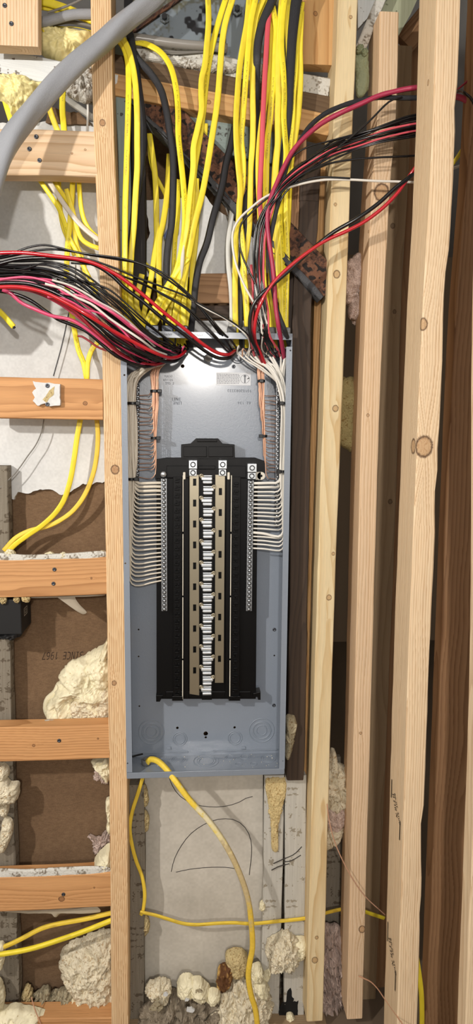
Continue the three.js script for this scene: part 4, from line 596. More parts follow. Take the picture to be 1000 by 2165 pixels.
// gaps between the studs on the right
lump('foam', 'olive foam filling the gap between the two pale studs at mid height', 'foam', std(0xb4ad88, 0.9, { map: foamCut, bumpMap: foamCut, bumpScale: 0.0014 }), null, ['718,805 735,796 752,802 750,860 748,930 742,955 732,948 716,940 712,880', -0.1, 0.02, { seed: 551, amp: 0.3 }]);
lump('foam', 'crumbly tan foam in the gap between the two pale studs, beside the long copper wire', 'foam', M.foamCut, null, ['690,1606 704,1580 712,1606 730,1630 745,1660 740,1700 716,1708 690,1712 676,1690 680,1640', -0.095, 0.03, { seed: 553, amp: 0.7, freq: 60, edge: 0.1 }], ['676,1756 706,1742 722,1746 714,1770 700,1784 676,1788', -0.09, 0.025, { seed: 554 }]);
lump('insulation', 'brown fibre insulation in the dark gap between the two pale studs', 'insulation', M.fibre, null, ['735,560 762,540 770,600 762,660 750,690 735,660', -0.09, 0.025, { seed: 555, edge: 0.1, amp: 0.8 }], ['694,1706 724,1704 720,1748 694,1752', -0.085, 0.02, { seed: 556 }]);
lump('insulation', 'dusky pink fibre insulation low in the gap between the two pale studs', 'insulation', M.fibre, null, ['665,1975 690,1950 715,1955 745,1985 735,2190 650,2190', -0.105, 0.03, { seed: 557, edge: 0.06, amp: 0.9, fine: 0.6, m: 140, k: 36, freq: 60 }]);
// top left corner
lump('foam', 'yellowish dripping foam under the white beam at the far left', 'foam', M.foamDrip, null, ['-20,168 30,170 70,175 104,180 100,190 84,196 76,208 66,224 52,236 46,246 40,250 36,238 26,246 18,228 4,216 -20,206', -0.06, 0.035, { smooth: 1, freq: 55, seed: 561, m: 150, k: 28, amp: 0.5 }]);
lump('foam', 'yellowish foam in the hole above the white beam, behind the drooping yellow cable', 'foam', M.foamDrip, null, ['84,66 120,68 160,74 196,80 200,110 170,112 150,134 130,140 110,130 88,112', -0.09, 0.035, { smooth: 1, freq: 45, seed: 563, m: 120, amp: 0.5 }]);
lump('plaster_clod', 'grey-white plaster clod hanging between the thick grey cable and the left stud', 'debris', M.crust, null, ['140,190 160,162 196,150 200,208 186,218 166,214 150,206', -0.05, 0.03, { seed: 565, amp: 0.5, edge: 0.1 }]);
lump('plaster_residue', 'white lumpy residue along the top of the dirty grey sloping beam', 'debris', M.crust, null, ['280,108 330,114 400,126 470,134 520,146 470,156 400,146 330,134 284,124', -0.054, 0.012, { seed: 567, m: 180, edge: 0.05, amp: 0.8, fine: 0.4 }]);
solo('torn_card', slabGeo('100,226 130,232 172,240 190,262 150,262 96,258', -0.09, 0.004, { rag: 0.003, seed: 13 }), M.kraft, 'torn brown card edge above the topmost block', 'paper');
solo('grey_lath', beamGeo(path('140,200,-0.06 205,246,-0.06'), V3(-0.55, -0.83, 0), 0.012, 0.012, { metres: true }), std(0xa9a79f, 0.8), 'pale grey slanting lath above the topmost block', 'board');

// ---------------------------------------------------------------- cables and wires
let cableNo = 0;
function cable(name, label, s, r, mat, o = {}) { cableNo++; return solo(name, wireGeo(path(s), r, { phase: cableNo * 1.7, ...o }), mat, label, o.cat ?? 'cable', o.group); }
const nm = (label, s, o = {}) => cable('yellow_cable', label, s, o.r ?? 0.0062, o.mat ?? (cableNo % 2 ? M.yellow : M.yellowB), { ry: 0.0028, twist: 0.3, freq: 3.5, rad: 14, ...o });
// thick grey service cable
cable('service_cable', 'thick grey service cable sweeping across the top left in front of everything', '-30,430,.12 -8,362,.11 20,300,.1 60,243 110,185,.07 160,138 215,92,.035 260,48 310,8 350,-30,.02', 0.0178, M.cableGrey, { rad: 28, step: 0.006, strand: 3, lay: 22, taper: (t) => 1 + 0.12 * (1 - t) });
// yellow cables left of the middle
nm('yellow cable hanging straight down beside the left stud, outermost of the left pair', '240,70,-.02 249,82 262,100 270,128 272,175 271,232,-.005 269,305 267,367 265,430 264.5,480 264,540,-.01 263.5,620 266,660 285,692,-.04 300,708,-.05 305,730,-.055');
nm('yellow cable hanging straight down, inner of the left pair beside the black cable', '246,62,-.015 256,76 270,102 280,137 286,175 289.5,232,.0 290,305 290,355 287,405 283,480 278,535 275,610 279,655 300,690,-.035 318,706,-.05 322,735,-.055');
nm('yellow cable arching out of the clear sleeve and down across the orange header', '280,88,-.03 300,91 320,98 342,113 360,140 370,175 375,212 377,250,-.01 377,285 382,335 388,395 391,470 386,515,.0 377,560 358,610 334,655 322,690,-.03 330,708,-.05 334,735,-.055');
nm('yellow cable left of the long twisted pair, falling from the top past the steel plate', '439,-20,.0 441,45 437,100 433,140 427,165 425.5,200 426.5,230 418,272,.005 409.5,310 408.5,355 402,410 395,480,.01 386,530 381,580 366,620 342,660 326,692,-.03 338,708,-.05 340,735,-.055', { twist: 0.6 });
nm('yellow cable wound behind the first cable of the long twisted pair', '484,-20,-.012 477,0 464,40 452,84 443,126 436,172 431,224 425,275 418,317 411,360 406,430 402,480,-.004 396,540 391,600 388,660 388,695,-.03 385,735,-.05');
nm('yellow cable right of the long twisted pair, slanting down to the left past the rust', '497,-20,.0 491,0 477,46 470,88 466,137 462,190 457,235,.005 448,292 438,355 426,417 413,467,.012 404,515 396,555 384,605 372,655 365,695,-.03 362,735,-.05');
nm('yellow cable with a long white paint smear, in the fan above the panel', '420,440,-.02 411,480 397,520 386,548 383,590 380,630 379,692,-.035 378,735,-.05');
nm('yellow cable in the shade of the hole, first of three behind', '316,283,-.09 321,317 327.5,367 330,420 331,480,-.075 331.5,500 326,545 320,585 312,630 303,675 308,698,-.05 315,735,-.055', { mat: M.yellowB });
nm('yellow cable in the shade of the hole, crossing behind to the second one', '316,300,-.1 318,335 326,365 340,392 351,415 356,440,-.1', { mat: M.yellowB, r: 0.0045 });
nm('yellow cable against the thick black cable in the hole', '358,326,-.09 356,370 351,430 343,480,-.07 338,500 336,560 338,622 345,670 352,698,-.05 352,735,-.055', { mat: M.yellowB });
nm('yellow cable peeping out right of the thick black cable above the panel', '376,380,-.06 377,442 374,480 371,500 368,547 366,580 352,620 330,664 322,690,-.045 328,735,-.055', { r: 0.005 });
nm('speckled yellow cable at the right of the fan above the panel', '415,378,-.04 415,472 412,522 407,572 405,615 398,650 392,692,-.035 390,735,-.05');
nm('yellow cable running low left in the fan, flattened over its neighbours', '398,545,.0 379,568 352,608 326,652 311,680 312,698,-.04 312,735,-.055');
nm('yellow cable crossing low behind the fan from the left pair', '300,580,-.055 296,600 288,640 300,680,-.05 310,700 318,735,-.055', { mat: M.yellowB });
nm('short yellow cable bend behind the fan, left of the dark shade', '286,540,-.08 300,552 312,562 322,580,-.08', { mat: M.yellowB, r: 0.0045 });
nm('yellow cable in the middle of the fan, running straight into the panel', '392,560,-.03 372,610 360,650 355,692,-.04 356,735,-.055');
nm('yellow cable stub seen behind the header between two bright cables', '434,262,-.075 433,280 431,305,-.075', { mat: M.yellowB });
// yellow cables right of the middle
nm('yellow cable leftmost in the dense right-hand group', '530,-20,.0 527,0 522,50 515,90 507,140 502,200 499,250,.0 500,305 504,355 508,400 506,445 502,485 499,500 497.5,560 497,610 498,684,-.03 500,735,-.045');
nm('second yellow cable in the dense right-hand group, crossing its neighbour', '541,-20,.004 540,0 532,38 526,88 522,138 517,200 513,250 510,295 514,340 513,390 506,430 507,468 511,500 514,535 516,575 520,625 523,684,-.03 523,735,-.045');
nm('third yellow cable of the dense right-hand group, curling from under the black cable', '562,-20,-.004 556,0 542,34 536,76 534,126 534,200 535,250 534,305 530,355 529,417 527.5,470 525,500 519,540 512,580 519,630 522,684,-.035 526,735,-.045');
nm('yellow cable starting behind the black cable at the top of the right-hand group', '570,-10,-.016 566,4 556,20 548,34 541,60 538,90,-.016', { r: 0.005 });
nm('yellow cable just left of the red cable, half hidden by it', '570,18,-.01 575,62 575,112 571,162 564,200 556,240,-.012 550,285 546.5,330 546.5,380 549,440 552,500 555,560 560,640 565,684,-.035 566,735,-.045');
nm('yellow cable just right of the red cable', '576,14,.0 584,60 582,100 579,150 575,200 571,250 567.5,280 564,330 562.5,392 561,440 558,484 556,556 560,620 569,684,-.03 570,735,-.045');
nm('broad yellow cable at the centre of the right-hand group with black print', '598,-20,.006 596,0 592,50 588,100 587,150 588,200 587,250 587,305 583,360 581,400 584,440 585,500 588,560 590,600 595,640 599,684,-.03 600,735,-.045', { r: 0.0062 });
nm('broad yellow cable running beside the central one of the right-hand group', '606,-20,.008 602,0 597,40 595,100 599,150 601,200 600,250 602,280 605,330 600,370 594,410 592,470 596,520 599,580 600,684,-.03 603,735,-.045', { r: 0.0062 });
nm('yellow cable with a slack bow beside the right black cable', '618,-20,.0 612,0 607,38 609,88 611,137 610,187 605,225 596,260 588,300 582,350 578,430 577,500 574,560 572,620 573,684,-.035 575,735,-.045');
nm('yellow cable right of the right black cable, bunched to the outside', '638,5,-.006 630,62 626,100 624,150 620,200 618,250 614,300 607,350 604,400 604,450 606,500 607,560 605,620 604,684,-.03 606,735,-.045');
nm('rightmost yellow cable of the whole curtain, beside the orange-tan top block', '637,25,-.01 634,100 635,162 632,225 628,262 622,300 615,350 611,420 608,480 602,540 590,600 580,640 578,684,-.035 582,735,-.045', { mat: M.yellowB });
// other thick cables
cable('red_cable', 'faded red cable hanging in the middle of the yellow right-hand group', '570,15,.002 566,60 563,110 560,160 557.5,210 556,250,.006 554,310 551,370 549,420 553,470,-.002 553,500 549,540 547,575,-.03 546,600', 0.0053, M.cableRed, { ry: 0.004, rad: 14 });
cable('black_cable', 'thick black cable beside the left yellow pair, peeling off into the dark', '262,55,-.02 271,64 283,118 292,180 300,240,-.03 303,295 298,350 290,410,-.045 285,440 280,490 275,540,-.05 272,640', 0.0078, M.cableBlack, { rad: 14 });
cable('black_cable', 'thick black cable sweeping over the rusty brace and down the middle of the hole', '284,112,-.025 292,126 318,155 340,190 352,235,-.02 360,285 366,330 366,400,-.025 362,480 356,512 352,560 352,602,-.04 351,680,-.05 352,735,-.055', 0.0074, M.cableBlack, { rad: 14 });
cable('black_cable', 'thick black cable slanting down to the left from the rust toward the tan block', '496,270,-.035 489,305 478,345 470,392 450,462,-.02 437,515 422,555 413,605 408,660,-.04 404,695,-.05 402,735,-.055', 0.0074, M.cableBlack, { rad: 14 });
cable('black_cable', 'thick black cable among the tops of the right-hand yellow group', '585,-25,.01 575,2 560,36 551,62 545,95 543,130,-.01 541,190,-.03 541,260 540,330,-.03 536,380 521,425 519,485,-.03 512,540 508,600 507,690,-.04 507,735,-.05', 0.007, M.cableBlack, { rad: 14, ry: 0.0055, taper: (t) => 1.25 - 0.3 * t });
cable('black_cable', 'flat black cable at the right of the top curtain, narrowing downward', '636,-25,.004 627,0 622,37 617,87 615,125 612,187 610,237,-.012 604,300 598,340 594,380 597,440,-.03 606,500 603,560', 0.009, M.cableBlack, { ry: 0.005, rad: 14, taper: (t) => 1.25 - 0.7 * t });
cable('white_cable', 'white cable coming down left of the right-hand group into the panel', '492,425,-.06 489,460 485,490 482.5,520 483.5,565 488,605 490,640 490,684,-.04 489,735,-.05', 0.0055, M.cableWhite, { ry: 0.004, rad: 14 });
cable('white_cable', 'thin pale cable behind the second yellow cable of the right-hand group', '526,490,-.045 523,540 525,580,-.045', 0.004, M.cableWhite);
cable('grey_string', 'pair of thin grey strands behind the white cable above the panel', '478,440,-.07 487,470 492,500,-.07', 0.0016, M.cableDull);
solo('blue_tag', slabGeo('346,498 361,470 361,486 349,508', -0.075, 0.003, { bevel: 0.0006 }), phys(0x263c78, 0.5), 'small dark blue tag behind the thick black cable', 'tag');
solo('white_smear', wireGeo(path('389,518,.006 387,535 385,560,.002 383.5,590,-.006'), 0.0042, { ry: 0.0035, rad: 10, taper: (t) => Math.sin(Math.PI * clamp(t * 0.9 + 0.08)) }), M.edgeWhite, 'dried white paint smear on a yellow cable in the fan', 'paint smear');
// cables in the top left corner
nm('drooping yellow cable beside the post end at the top left', '62,20,-.06 82,44 97,66 110,86 122,104 131,122 135,136 136,150,-.09', { r: 0.0065, ry: 0.004 });
nm('yellow cable running right behind the thick grey cable at the very top left', '60,2,-.07 90,3 120,11 150,22 190,40 215,50,-.07', { r: 0.0075 });
nm('lower yellow cable of the pair at the very top left', '60,12,-.08 95,16 130,24 165,36 205,50,-.08', { r: 0.006 });
nm('yellow strip of cable above the foam hole at the top left', '98,58,-.085 130,61 165,63 200,72,-.085', { r: 0.005, mat: M.yellowB });
cable('clear_sleeve', 'grey translucent sleeved cable at the top left, behind the post end', '76,46,-.06 100,45 125,38 155,31 200,30,-.06', 0.0095, M.cableGrey, { rad: 16 });
cable('brown_wire', 'thin brown wire crossing over the yellow cables at the top left', '100,27,-.05 125,19 155,7 185,-8,-.05', 0.0022, M.cableDull);
for (const [s, l] of [['112,53,-.08 145,46 180,52 215,62,-.08', 'brown-grey old cable under the translucent sleeve, upper'], ['102,66,-.08 140,62 170,64 215,78,-.08', 'brown-grey old cable under the translucent sleeve, lower']]) cable('old_cable', l, s, 0.0035, M.cableDull);
cable('clear_sleeve', 'clear plastic sleeve crossing right from the left stud under the steel plate', '280,80,-.03 300,82 340,88 390,94 440,98 480,102,-.05', 0.0085, M.clear, { rad: 16 });
for (const [s, l] of [['300,98,-.045 350,108 400,110 440,106,-.05', 'brown wire under the clear sleeve, upper'], ['320,104,-.045 360,113 410,111 440,109,-.05', 'brown wire under the clear sleeve, lower']]) cable('brown_wire', l, s, 0.0022, M.cableDull);
// left bay, above and below the topmost block
nm('yellow cable stub dropping from the dripping foam at far left', '8,205,-.06 16,232 24,258 29,280,-.06', { r: 0.0058 });
nm('yellow cable slipping behind the topmost block, left of two', '100,215,-.06 108,240 116,262 124,282,-.06');
nm('yellow cable slipping behind the topmost block, right of two', '133,190,-.06 132,230 134,258 136,282,-.06');
cable('white_cable', 'thin white cable falling beside the left stud above the topmost block', '185,205,-.05 186,240 184,280,-.06', 0.0024, M.cableWhite);
nm('yellow cable slanting from the topmost block, leftmost below it', '70,362,-.055 82,378 103,408 124,440 136,470 144,498 160,528 175,560 190,590 205,622,-.05', { r: 0.005 });
nm('yellow cable second from left below the topmost block', '104,365,-.06 118,390 136,415 150,435 156,460 158,490 163,520 175,550 180,580,-.055', { r: 0.005 });
nm('yellow cable hanging nearly upright below the topmost block', '154,368,-.052 153,400 150,445 147,480 143,520 141,560 140.5,590 145,630 152,665 158,700 166,740 176,765 183,800,-.052', { r: 0.0056 });
nm('yellow cable hanging behind the upright one', '125,365,-.07 124,400 127,440 134,480 146,510 158,540,-.07', { mat: M.yellowB, r: 0.0052 });
nm('yellow cable rightmost below the topmost block, bending to the left stud', '166,366,-.05 168,400 171,435 178,465 190,487 207,503,-.05', { r: 0.005 });
nm('yellow cable bending low to the left stud below the white one', '140,400,-.045 152,440 160,470 165,490 174,507 190,518 209,525,-.05', { r: 0.005 });
cable('white_cable', 'off-white flat cable crossing the yellow ones under the topmost block', '92,368,-.05 103,383 122,412 143,442 165,470 186,490 209,508,-.04', 0.0052, M.neutral, { ry: 0.003, rad: 12 });
nm('short yellow cable rising from the second block to the left stud', '209,722,-.04 195,738 186,765 184,802,-.05', { r: 0.0055 });
nm('cut end of a yellow cable poking in from the left edge', '-20,640,.0 5,664 29,691,.0', { r: 0.006 });
cable('black_core', 'black core at the cut end of the yellow cable from the left edge', '28,690,0 31,694,0', 0.003, M.blackMatt);
cable('twine', 'thin dark speckled string stretched down the upper left bay', '147,655,-.085 132,725 113,795,-.085', 0.0013, M.darkMetal);
cable('twine', 'thin pale grey string slack in front of the torn wallboard edge', '94,880,-.07 88,912 76,940 58,965 42,988 28,1005 -6,1037,-.06', 0.0013, M.cableDull);
cable('grey_string', 'thin grey strand behind the wires near the left stud', '160,560,-.085 159,620,-.085', 0.0015, M.cableDull);
nm('broad yellow cable curving down to the left under the second block', '171,880,-.05 163,925 156,975 148,1018 136,1055 119,1082 90,1110 58,1132 30,1153 10,1176,-.045', { r: 0.0058 });
nm('yellow cable curving down nearest the left stud under the second block', '204,880,-.055 207,920 203,974 192,1017 172,1058 145,1088 105,1111 60,1123 32,1138 8,1164,-.055', { r: 0.0052, mat: M.yellowOld });
nm('bright yellow cable crossing the bottom left bay in a shallow curve', '-20,2021,.005 60,2007 120,1989 180,1968 240,1944,-.02', { r: 0.006, ry: 0.005 });
nm('dirty old yellow cable above the bright one in the bottom left bay', '-20,2012,-.02 20,1997 45,1985 88,1963 120,1954 180,1943 240,1929,-.03', { r: 0.0052, ry: 0.0045, mat: M.yellowOld });
// below and beside the panel
cable('yellow_cable', 'stout yellow cable looping out of the panel floor and down to the bottom edge', '305,1632,-.05 309,1617 317,1606,-.035 331,1608 348,1622,-.005 370,1650,.016 400,1690,.024 441,1735 479,1790,.03 506,1845 524,1900 532,1960 533.5,2005 528,2035,.035 525,2062 530,2100 540,2135 546,2190,.04', 0.0066, M.yellowSmear, { ry: 0.0058, rad: 14, step: 0.006 });
nm('old yellow cable from under the panel corner, stapled to the grey painted stud', '303,1640,-.04 291,1680 280,1715 274.5,1752 280,1790 288,1820 300,1852 306,1890 302,1926 298,1934,-.045', { mat: M.yellowOld, r: 0.0045 });
nm('yellow cable running level across the lower wallboard behind the stout one', '296,1928,-.04 325,1934 355,1943 385,1952 415,1955 460,1952 500,1951 530,1953 585,1948 648,1941,-.05 700,1927,-.08 722,1922,-.09', { r: 0.0046, mat: M.yellowOld });
nm('yellow cable end between the short stud and the front post, low down', '762,1924,-.03 785,1932 812,1941,-.05', { r: 0.0046, mat: M.yellowB });
nm('yellow cable hanging between the front post and the wide board at the bottom', '880,2020,.16 886,2060 891,2105 892,2200,.165', { r: 0.006, mat: M.yellowB });
cable('copper_wire', 'long bare copper wire slanting across the lower front of the short stud', '691.5,1700,.005 696,1734 706,1775 722,1814 745,1857 772,1895 814,1934,.02', 0.0013, M.copper, { cat: 'wire' });
cable('copper_wire', 'bare copper wire bending down across the foot of the front post', '759,2064,.01 770,2069 784,2076 798,2090 812,2110 832,2138 858,2175,.3', 0.0014, M.copper, { cat: 'wire' });
cable('copper_wire', 'short bare copper wire poking up from the foam at the bottom left', '66,2108,-.01 74,2135 86,2164,0', 0.0014, M.copper, { cat: 'wire' });
nm('yellow cable glimpsed in the dark gap right of the front post', '955,350,.05 966,334 980,312,.06', { r: 0.0038 });
cable('white_wire', 'white wire glimpsed in the dark gap right of the front post', '952,358,.06 975,350,.06', 0.003, M.wireWhite, { cat: 'wire' });
cable('black_wire', 'black wire curling over the wide board at the right edge', '955,196,.12 970,192,.14 984,198,.2 996,208 1004,224,.2', 0.0026, M.wireBlack, { cat: 'wire' });
cable('magenta_wire', 'magenta wire end in the gap right of the front post', '958,203,.1 975,207 992,216,.12', 0.0055, M.wireMagenta, { cat: 'wire' }); cable('magenta_wire', 'thin magenta strand rising in the gap right of the front post', '966,190,.11 976,182 990,170,.12', 0.0018, M.wireMagenta, { cat: 'wire' });

// cable clamps on the panel roof
{ const clampGeo = (w) => join([boxGeo(-w / 2, w / 2, 0, 0.018, -0.011, 0.011, 0.003), new THREE.CylinderGeometry(0.0035, 0.0035, 0.004, 8).rotateX(Math.PI / 2).translate(-w * 0.3, 0.01, 0.012), boxGeo(-w * 0.42, w * 0.42, 0.006, 0.0085, 0.01, 0.0125, 0.0006)]);
  for (const [x, w, l] of [[322, 0.03, 'leftmost of the grey cable clamps on the panel roof'], [354, 0.026, 'grey cable clamp on the panel roof under the paint-smeared cable'], [385, 0.026, 'grey cable clamp on the panel roof left of the red wire bend'], [490, 0.02, 'grey cable clamp holding the white cable on the panel roof'], [522, 0.022, 'grey cable clamp right of the white cable clamp'], [548, 0.022, 'grey cable clamp behind the red and black wires'], [572, 0.022, 'grey cable clamp second from the right end'], [602, 0.024, 'rightmost grey cable clamp on the panel roof']]) {
    const c = P(x, 693, -0.03); solo('cable_clamp', clampGeo(w).translate(c.x, Y1, -0.032), x < 400 ? M.screw : M.pvc, l, 'clamp'); } 
  const c = floorKnock(309, 1616, []); solo('cable_bushing', new THREE.LatheGeometry([[0.007, 0.001], [0.0105, 0.001], [0.0115, 0.003], [0.0115, 0.012], [0.0095, 0.014], [0.007, 0.013], [0.007, 0.001]].map(([a, b]) => new THREE.Vector2(a, b)), 24).translate(c.x, BY + 0.001, c.z), M.pvc, 'round dark grey bushing in the panel floor around the stout yellow cable', 'bushing');
  cable('tape_scrap', 'black tape scrap lying at the left rear of the panel floor', '279,1600,-.07 290,1597 302,1594,-.07', 0.0022, M.blackMatt, { ry: 0.001, cat: 'tape' }); }

// neutral wires: from the splice cluster down the side and across to the terminal bar
{ reseed(21); const n = 25, thick = [1021, 1029, 1037.5], rows = [1045.6, 1055, 1064.5, 1073, 1081.6, 1089.5, 1098.6, 1107, 1116, 1125, 1133, 1141.6, 1150, 1159, 1168, 1176.5, 1185, 1193.5, 1201.6, 1210, 1218.7, 1227];
  [...thick, ...rows].forEach((y, i) => { const k = i / (n - 1), xc = lerp(285, 275, k) + rr(-0.8, 0.8), xt = lerp(284, 268, k) + rr(-2, 2), sag = lerp(-1, 9, k * k) + rr(-1, 1), z = lerp(-.04, -.022, rnd()), cx = lerp(308, 392, rnd()), cy = lerp(778, 742, (cx - 308) / 84) + rr(-6, 8);
    const s = `${cx},${cy - 8},-.03 ${cx - 8},${cy + 4},${-0.028} ${lerp(cx, xt, 0.55)},${lerp(cy, 790, 0.6)},-.024 ${xt + 6},${798 + rr(-10, 8)},${z} ${xt},${840 + rr(-12, 12)},${z} ${xt + rr(-4, 4)},${905 + rr(-15, 15)},${z} ${xc + rr(-3.5, 3.5)},${lerp(905, y, 0.5)},${z} ${xc - 1},${y + sag - 22},${z} ${xc},${y + sag - 8},${z} ${xc + 7},${y + sag},${z + 0.002} ${xc + 22},${y + sag + 0.8},-.03 ${xc + 42},${y + sag * 0.55},-.03 343,${y},-.035`;
    cable('neutral_wire', `white neutral wire, ${ORD[i]} from the top on the left terminal bar`, s, i < 3 ? 0.0033 : 0.00185, M.neutral, { cat: 'wire', group: 'white wires on the left terminal bar', rad: 7 }); });
  const R = [1022, 1030.5, 1040, 1048, 1057, 1066, 1074, 1083, 1090.5, 1100, 1108, 1117, 1125.6, 1134, 1142, 1150, 1159];
  R.forEach((y, i) => { const k = i / 16, xc = lerp(593, 600, k) + rr(-0.8, 0.8), xt = lerp(595, 606, k) + rr(-2, 2), sag = lerp(-1, 5, k) + (i === 12 ? 5 : 0), z = lerp(-.045, -.02, rnd()), left = i % 2 === 0, cx = left ? lerp(500, 560, rnd()) : lerp(565, 602, rnd()), cy = left ? 738 + (cx - 500) * 0.2 : 735;
    const s = `${cx - 4},${cy},-.035 ${cx + (left ? 12 : 3)},${cy + 18},-.028 ${lerp(cx, xt, left ? 0.55 : 0.5)},${left ? 778 + rr(-4, 6) : 775},-.024 ${xt - (left ? 8 : 3)},${815 + rr(-6, 6)},${z} ${xt},${860 + rr(-10, 10)},${z} ${xt + rr(-3, 3)},${925 + rr(-10, 10)},${z} ${lerp(xt, xc, 0.7)},${lerp(930, y, 0.6)},${z} ${xc + 0.5},${y + sag - 20},${z} ${xc},${y + sag - 7},${z} ${xc - 7},${y + sag},${z + 0.002} ${xc - 20},${y + sag * 0.9},-.03 ${xc - 38},${y + sag * 0.35},-.03 533,${y},-.035`;
    cable('neutral_wire', `white neutral wire, ${ORD[i]} from the top on the right terminal bar`, s, i < 2 || i === 12 ? 0.0031 : 0.0019, M.neutralR, { cat: 'wire', group: 'white wires on the right terminal bar', rad: 7 }); });
  // bare copper grounds: down in a tied bundle, then one by one to the ground bars
  const GL = [836, 844, 853, 864, 873, 881, 889.5, 897.5, 908.5, 917, 926, 935.5, 944, 952.6, 961, 969, 979, 986, 993.5, 1010];
  GL.forEach((y, i) => { const k = i / 19, x0 = 320 + 16 * ((i * 7) % 20) / 19, z = -0.055 + 0.014 * ((i * 11) % 5) / 4, nx = (t) => lerp(x0, 325 + 4 * ((i * 3) % 20) / 19, t);
    const pts = []; for (let q = 785; q < y - 6; q += 38) pts.push(`${(nx(clamp((q - 785) / 230)) + rr(-1.6, 1.6)).toFixed(1)},${q},${z.toFixed(4)}`);
    cable('copper_wire', `bare copper ground wire, ${ORD[i]} branch from the top to the left ground bar`, `${x0 + 14},768,-.04 ${x0 + 3},779,${z} ${pts.join(' ')} ${nx(k) - 1.5},${y - 4},${z} ${nx(k) - 6},${y - 0.5},${z} 312,${y + 0.8 + rr(-1.6, 1.6)},-.066 ${293},${y + rr(-2.5, 2.5)},-.073`, 0.001, M.copper, { cat: 'wire', group: 'bare copper wires on the left ground bar', rad: 6 }); });
  const GR = [836, 846, 854, 865.5, 877, 885.5, 894, 901, 912, 921, 930, 938, 946, 957, 964, 973, 980, 988, 996, 1012];
  GR.forEach((y, i) => { const k = i / 19, x0 = 545 + 13 * ((i * 7) % 20) / 19, z = -0.055 + 0.014 * ((i * 11) % 5) / 4, nx = (t) => lerp(x0, 559 + 4 * ((i * 3) % 20) / 19, t);
    const pts = []; for (let q = 785; q < y - 6; q += 38) pts.push(`${(nx(clamp((q - 785) / 210)) + rr(-1.2, 1.2)).toFixed(1)},${q},${z.toFixed(4)}`);
    cable('copper_wire', `bare copper ground wire, ${ORD[i]} branch from the top to the right ground bar`, `${x0 - 2},765,-.04 ${x0},777,${z} ${pts.join(' ')} ${nx(k) + 1.5},${y - 4},${z} ${nx(k) + 6},${y - 0.5},${z} 572,${y + 0.8 + rr(-1.4, 1.4)},-.066 584,${y + 1.5 + rr(-1, 1)},-.072`, 0.001, M.copper, { cat: 'wire', group: 'bare copper wires on the right ground bar', rad: 6 }); }); }
// zip ties
function tie(px, py, w, d, z, headSide, label) {
  const c = P(px, py, z), g = group('cable_tie', label, 'cable tie'), s = new THREE.Shape(), h = new THREE.Path(); s.absellipse(0, 0, w, d, 0, Math.PI * 2); h.absellipse(0, 0, w - 0.0012, d - 0.0012, 0, Math.PI * 2, true); s.holes.push(h);
  part(g, 'strap', new THREE.ExtrudeGeometry(s, { depth: 0.005, bevelEnabled: true, bevelSize: 0.0004, bevelThickness: 0.0004, bevelSegments: 1, curveSegments: 20 }).rotateX(Math.PI / 2).translate(c.x, c.y + 0.0025, c.z), M.tie);
  part(g, 'head', boxGeo(c.x + headSide * w - 0.0045, c.x + headSide * w + 0.0045, c.y - 0.0038, c.y + 0.0038, c.z - 0.002, c.z + d + 0.001, 0.001), M.tie);
  settle(g); }
tie(328, 827, 0.0105, 0.012, -0.048, 1, 'black cable tie around the left copper bundle, upper'); tie(327, 926, 0.0085, 0.011, -0.048, 1, 'black cable tie around the left copper bundle, lower');
tie(552, 806, 0.0085, 0.012, -0.048, 0, 'black cable tie around the right copper bundle, upper'); tie(558, 922, 0.0072, 0.011, -0.048, -1, 'black cable tie around the right copper bundle, lower');
tie(281, 853, 0.0145, 0.018, -0.032, 0.8, 'black cable tie around the left white wires, upper'); tie(279, 1012, 0.0115, 0.018, -0.032, 0.9, 'black cable tie around the left white wires, lower');
tie(598, 853, 0.012, 0.018, -0.032, -0.4, 'black cable tie around the right white wires, upper'); tie(596, 996, 0.0095, 0.018, -0.032, -0.9, 'black cable tie around the right white wires, lower');

// ---------------------------------------------------------------- loose circuit wires in front
const wire = (name, label, s, r, mat, o = {}) => cable(name, label, s, r, mat, { cat: 'wire', ...o });
// left bundle, the ones that can be told apart
wire('red_wire', 'thick red wire arching highest over the left bundle and dipping into the panel', '-30,537,.13 15,534 50,534.5 110,541 170,549 205,559 240,577 262,591 300,621 340,655,.06 390,695,.045 430,728,.03 460,746 482,750,.0 497,741,-.03', 0.0036, M.wireRed, { rad: 12 });
wire('black_wire', 'thick black wire following right under the highest red wire of the left bundle', '-30,566,.12 40,548 120,546 170,551 205,562 238,584 262,607 300,636 340,670,.055 390,708,.04 430,740,.025 462,757 485,757,-.004 499,744,-.034', 0.0038, M.wireBlack, { rad: 12 });
wire('black_wire', 'thin black wire rising in a hump highest above the left bundle', '-10,545,.11 30,534 60,523 95,518 130,525 165,534 210,540 260,547 310,563 350,588,.06 390,618 422,650 452,690,.03 478,722 492,742,-.03', 0.002, M.wireBlack);
wire('black_wire', 'thin black wire just under the hump at the top of the left bundle', '-10,548,.1 40,538 75,530 110,527 150,531 190,539 240,547 300,558 345,578,.055 395,618 438,664 468,700,.03 490,722 505,742,-.03', 0.0022, M.wireBlack);
wire('black_wire', 'thin black wire crossing the yellow fan midway, upper of a close pair', '130,548,.09 175,546 230,562 290,587 350,609,.05 400,630 432,656 458,692,.03 482,726 494,744,-.03', 0.002, M.wireBlack);
wire('black_wire', 'thin black wire crossing the yellow fan midway, lower of a close pair', '150,556,.085 210,562 258,583 300,600 345,622,.05 396,652 436,690 468,724,.02 488,744,-.03', 0.002, M.wireBlack);
wire('white_wire', 'thin white wire leaving the black pair and dropping over the middle of the panel lip', '405,634,.045 440,655 470,670 500,690 519,707,.028 527,722 527,738 521,750,-.03', 0.0018, M.wireWhite);
wire('black_wire', 'black wire alongside the thin white one over the middle of the panel lip', '402,632,.048 438,651 470,668 500,687 518,702,.03 529,718 531,745,-.03', 0.0018, M.wireBlack);
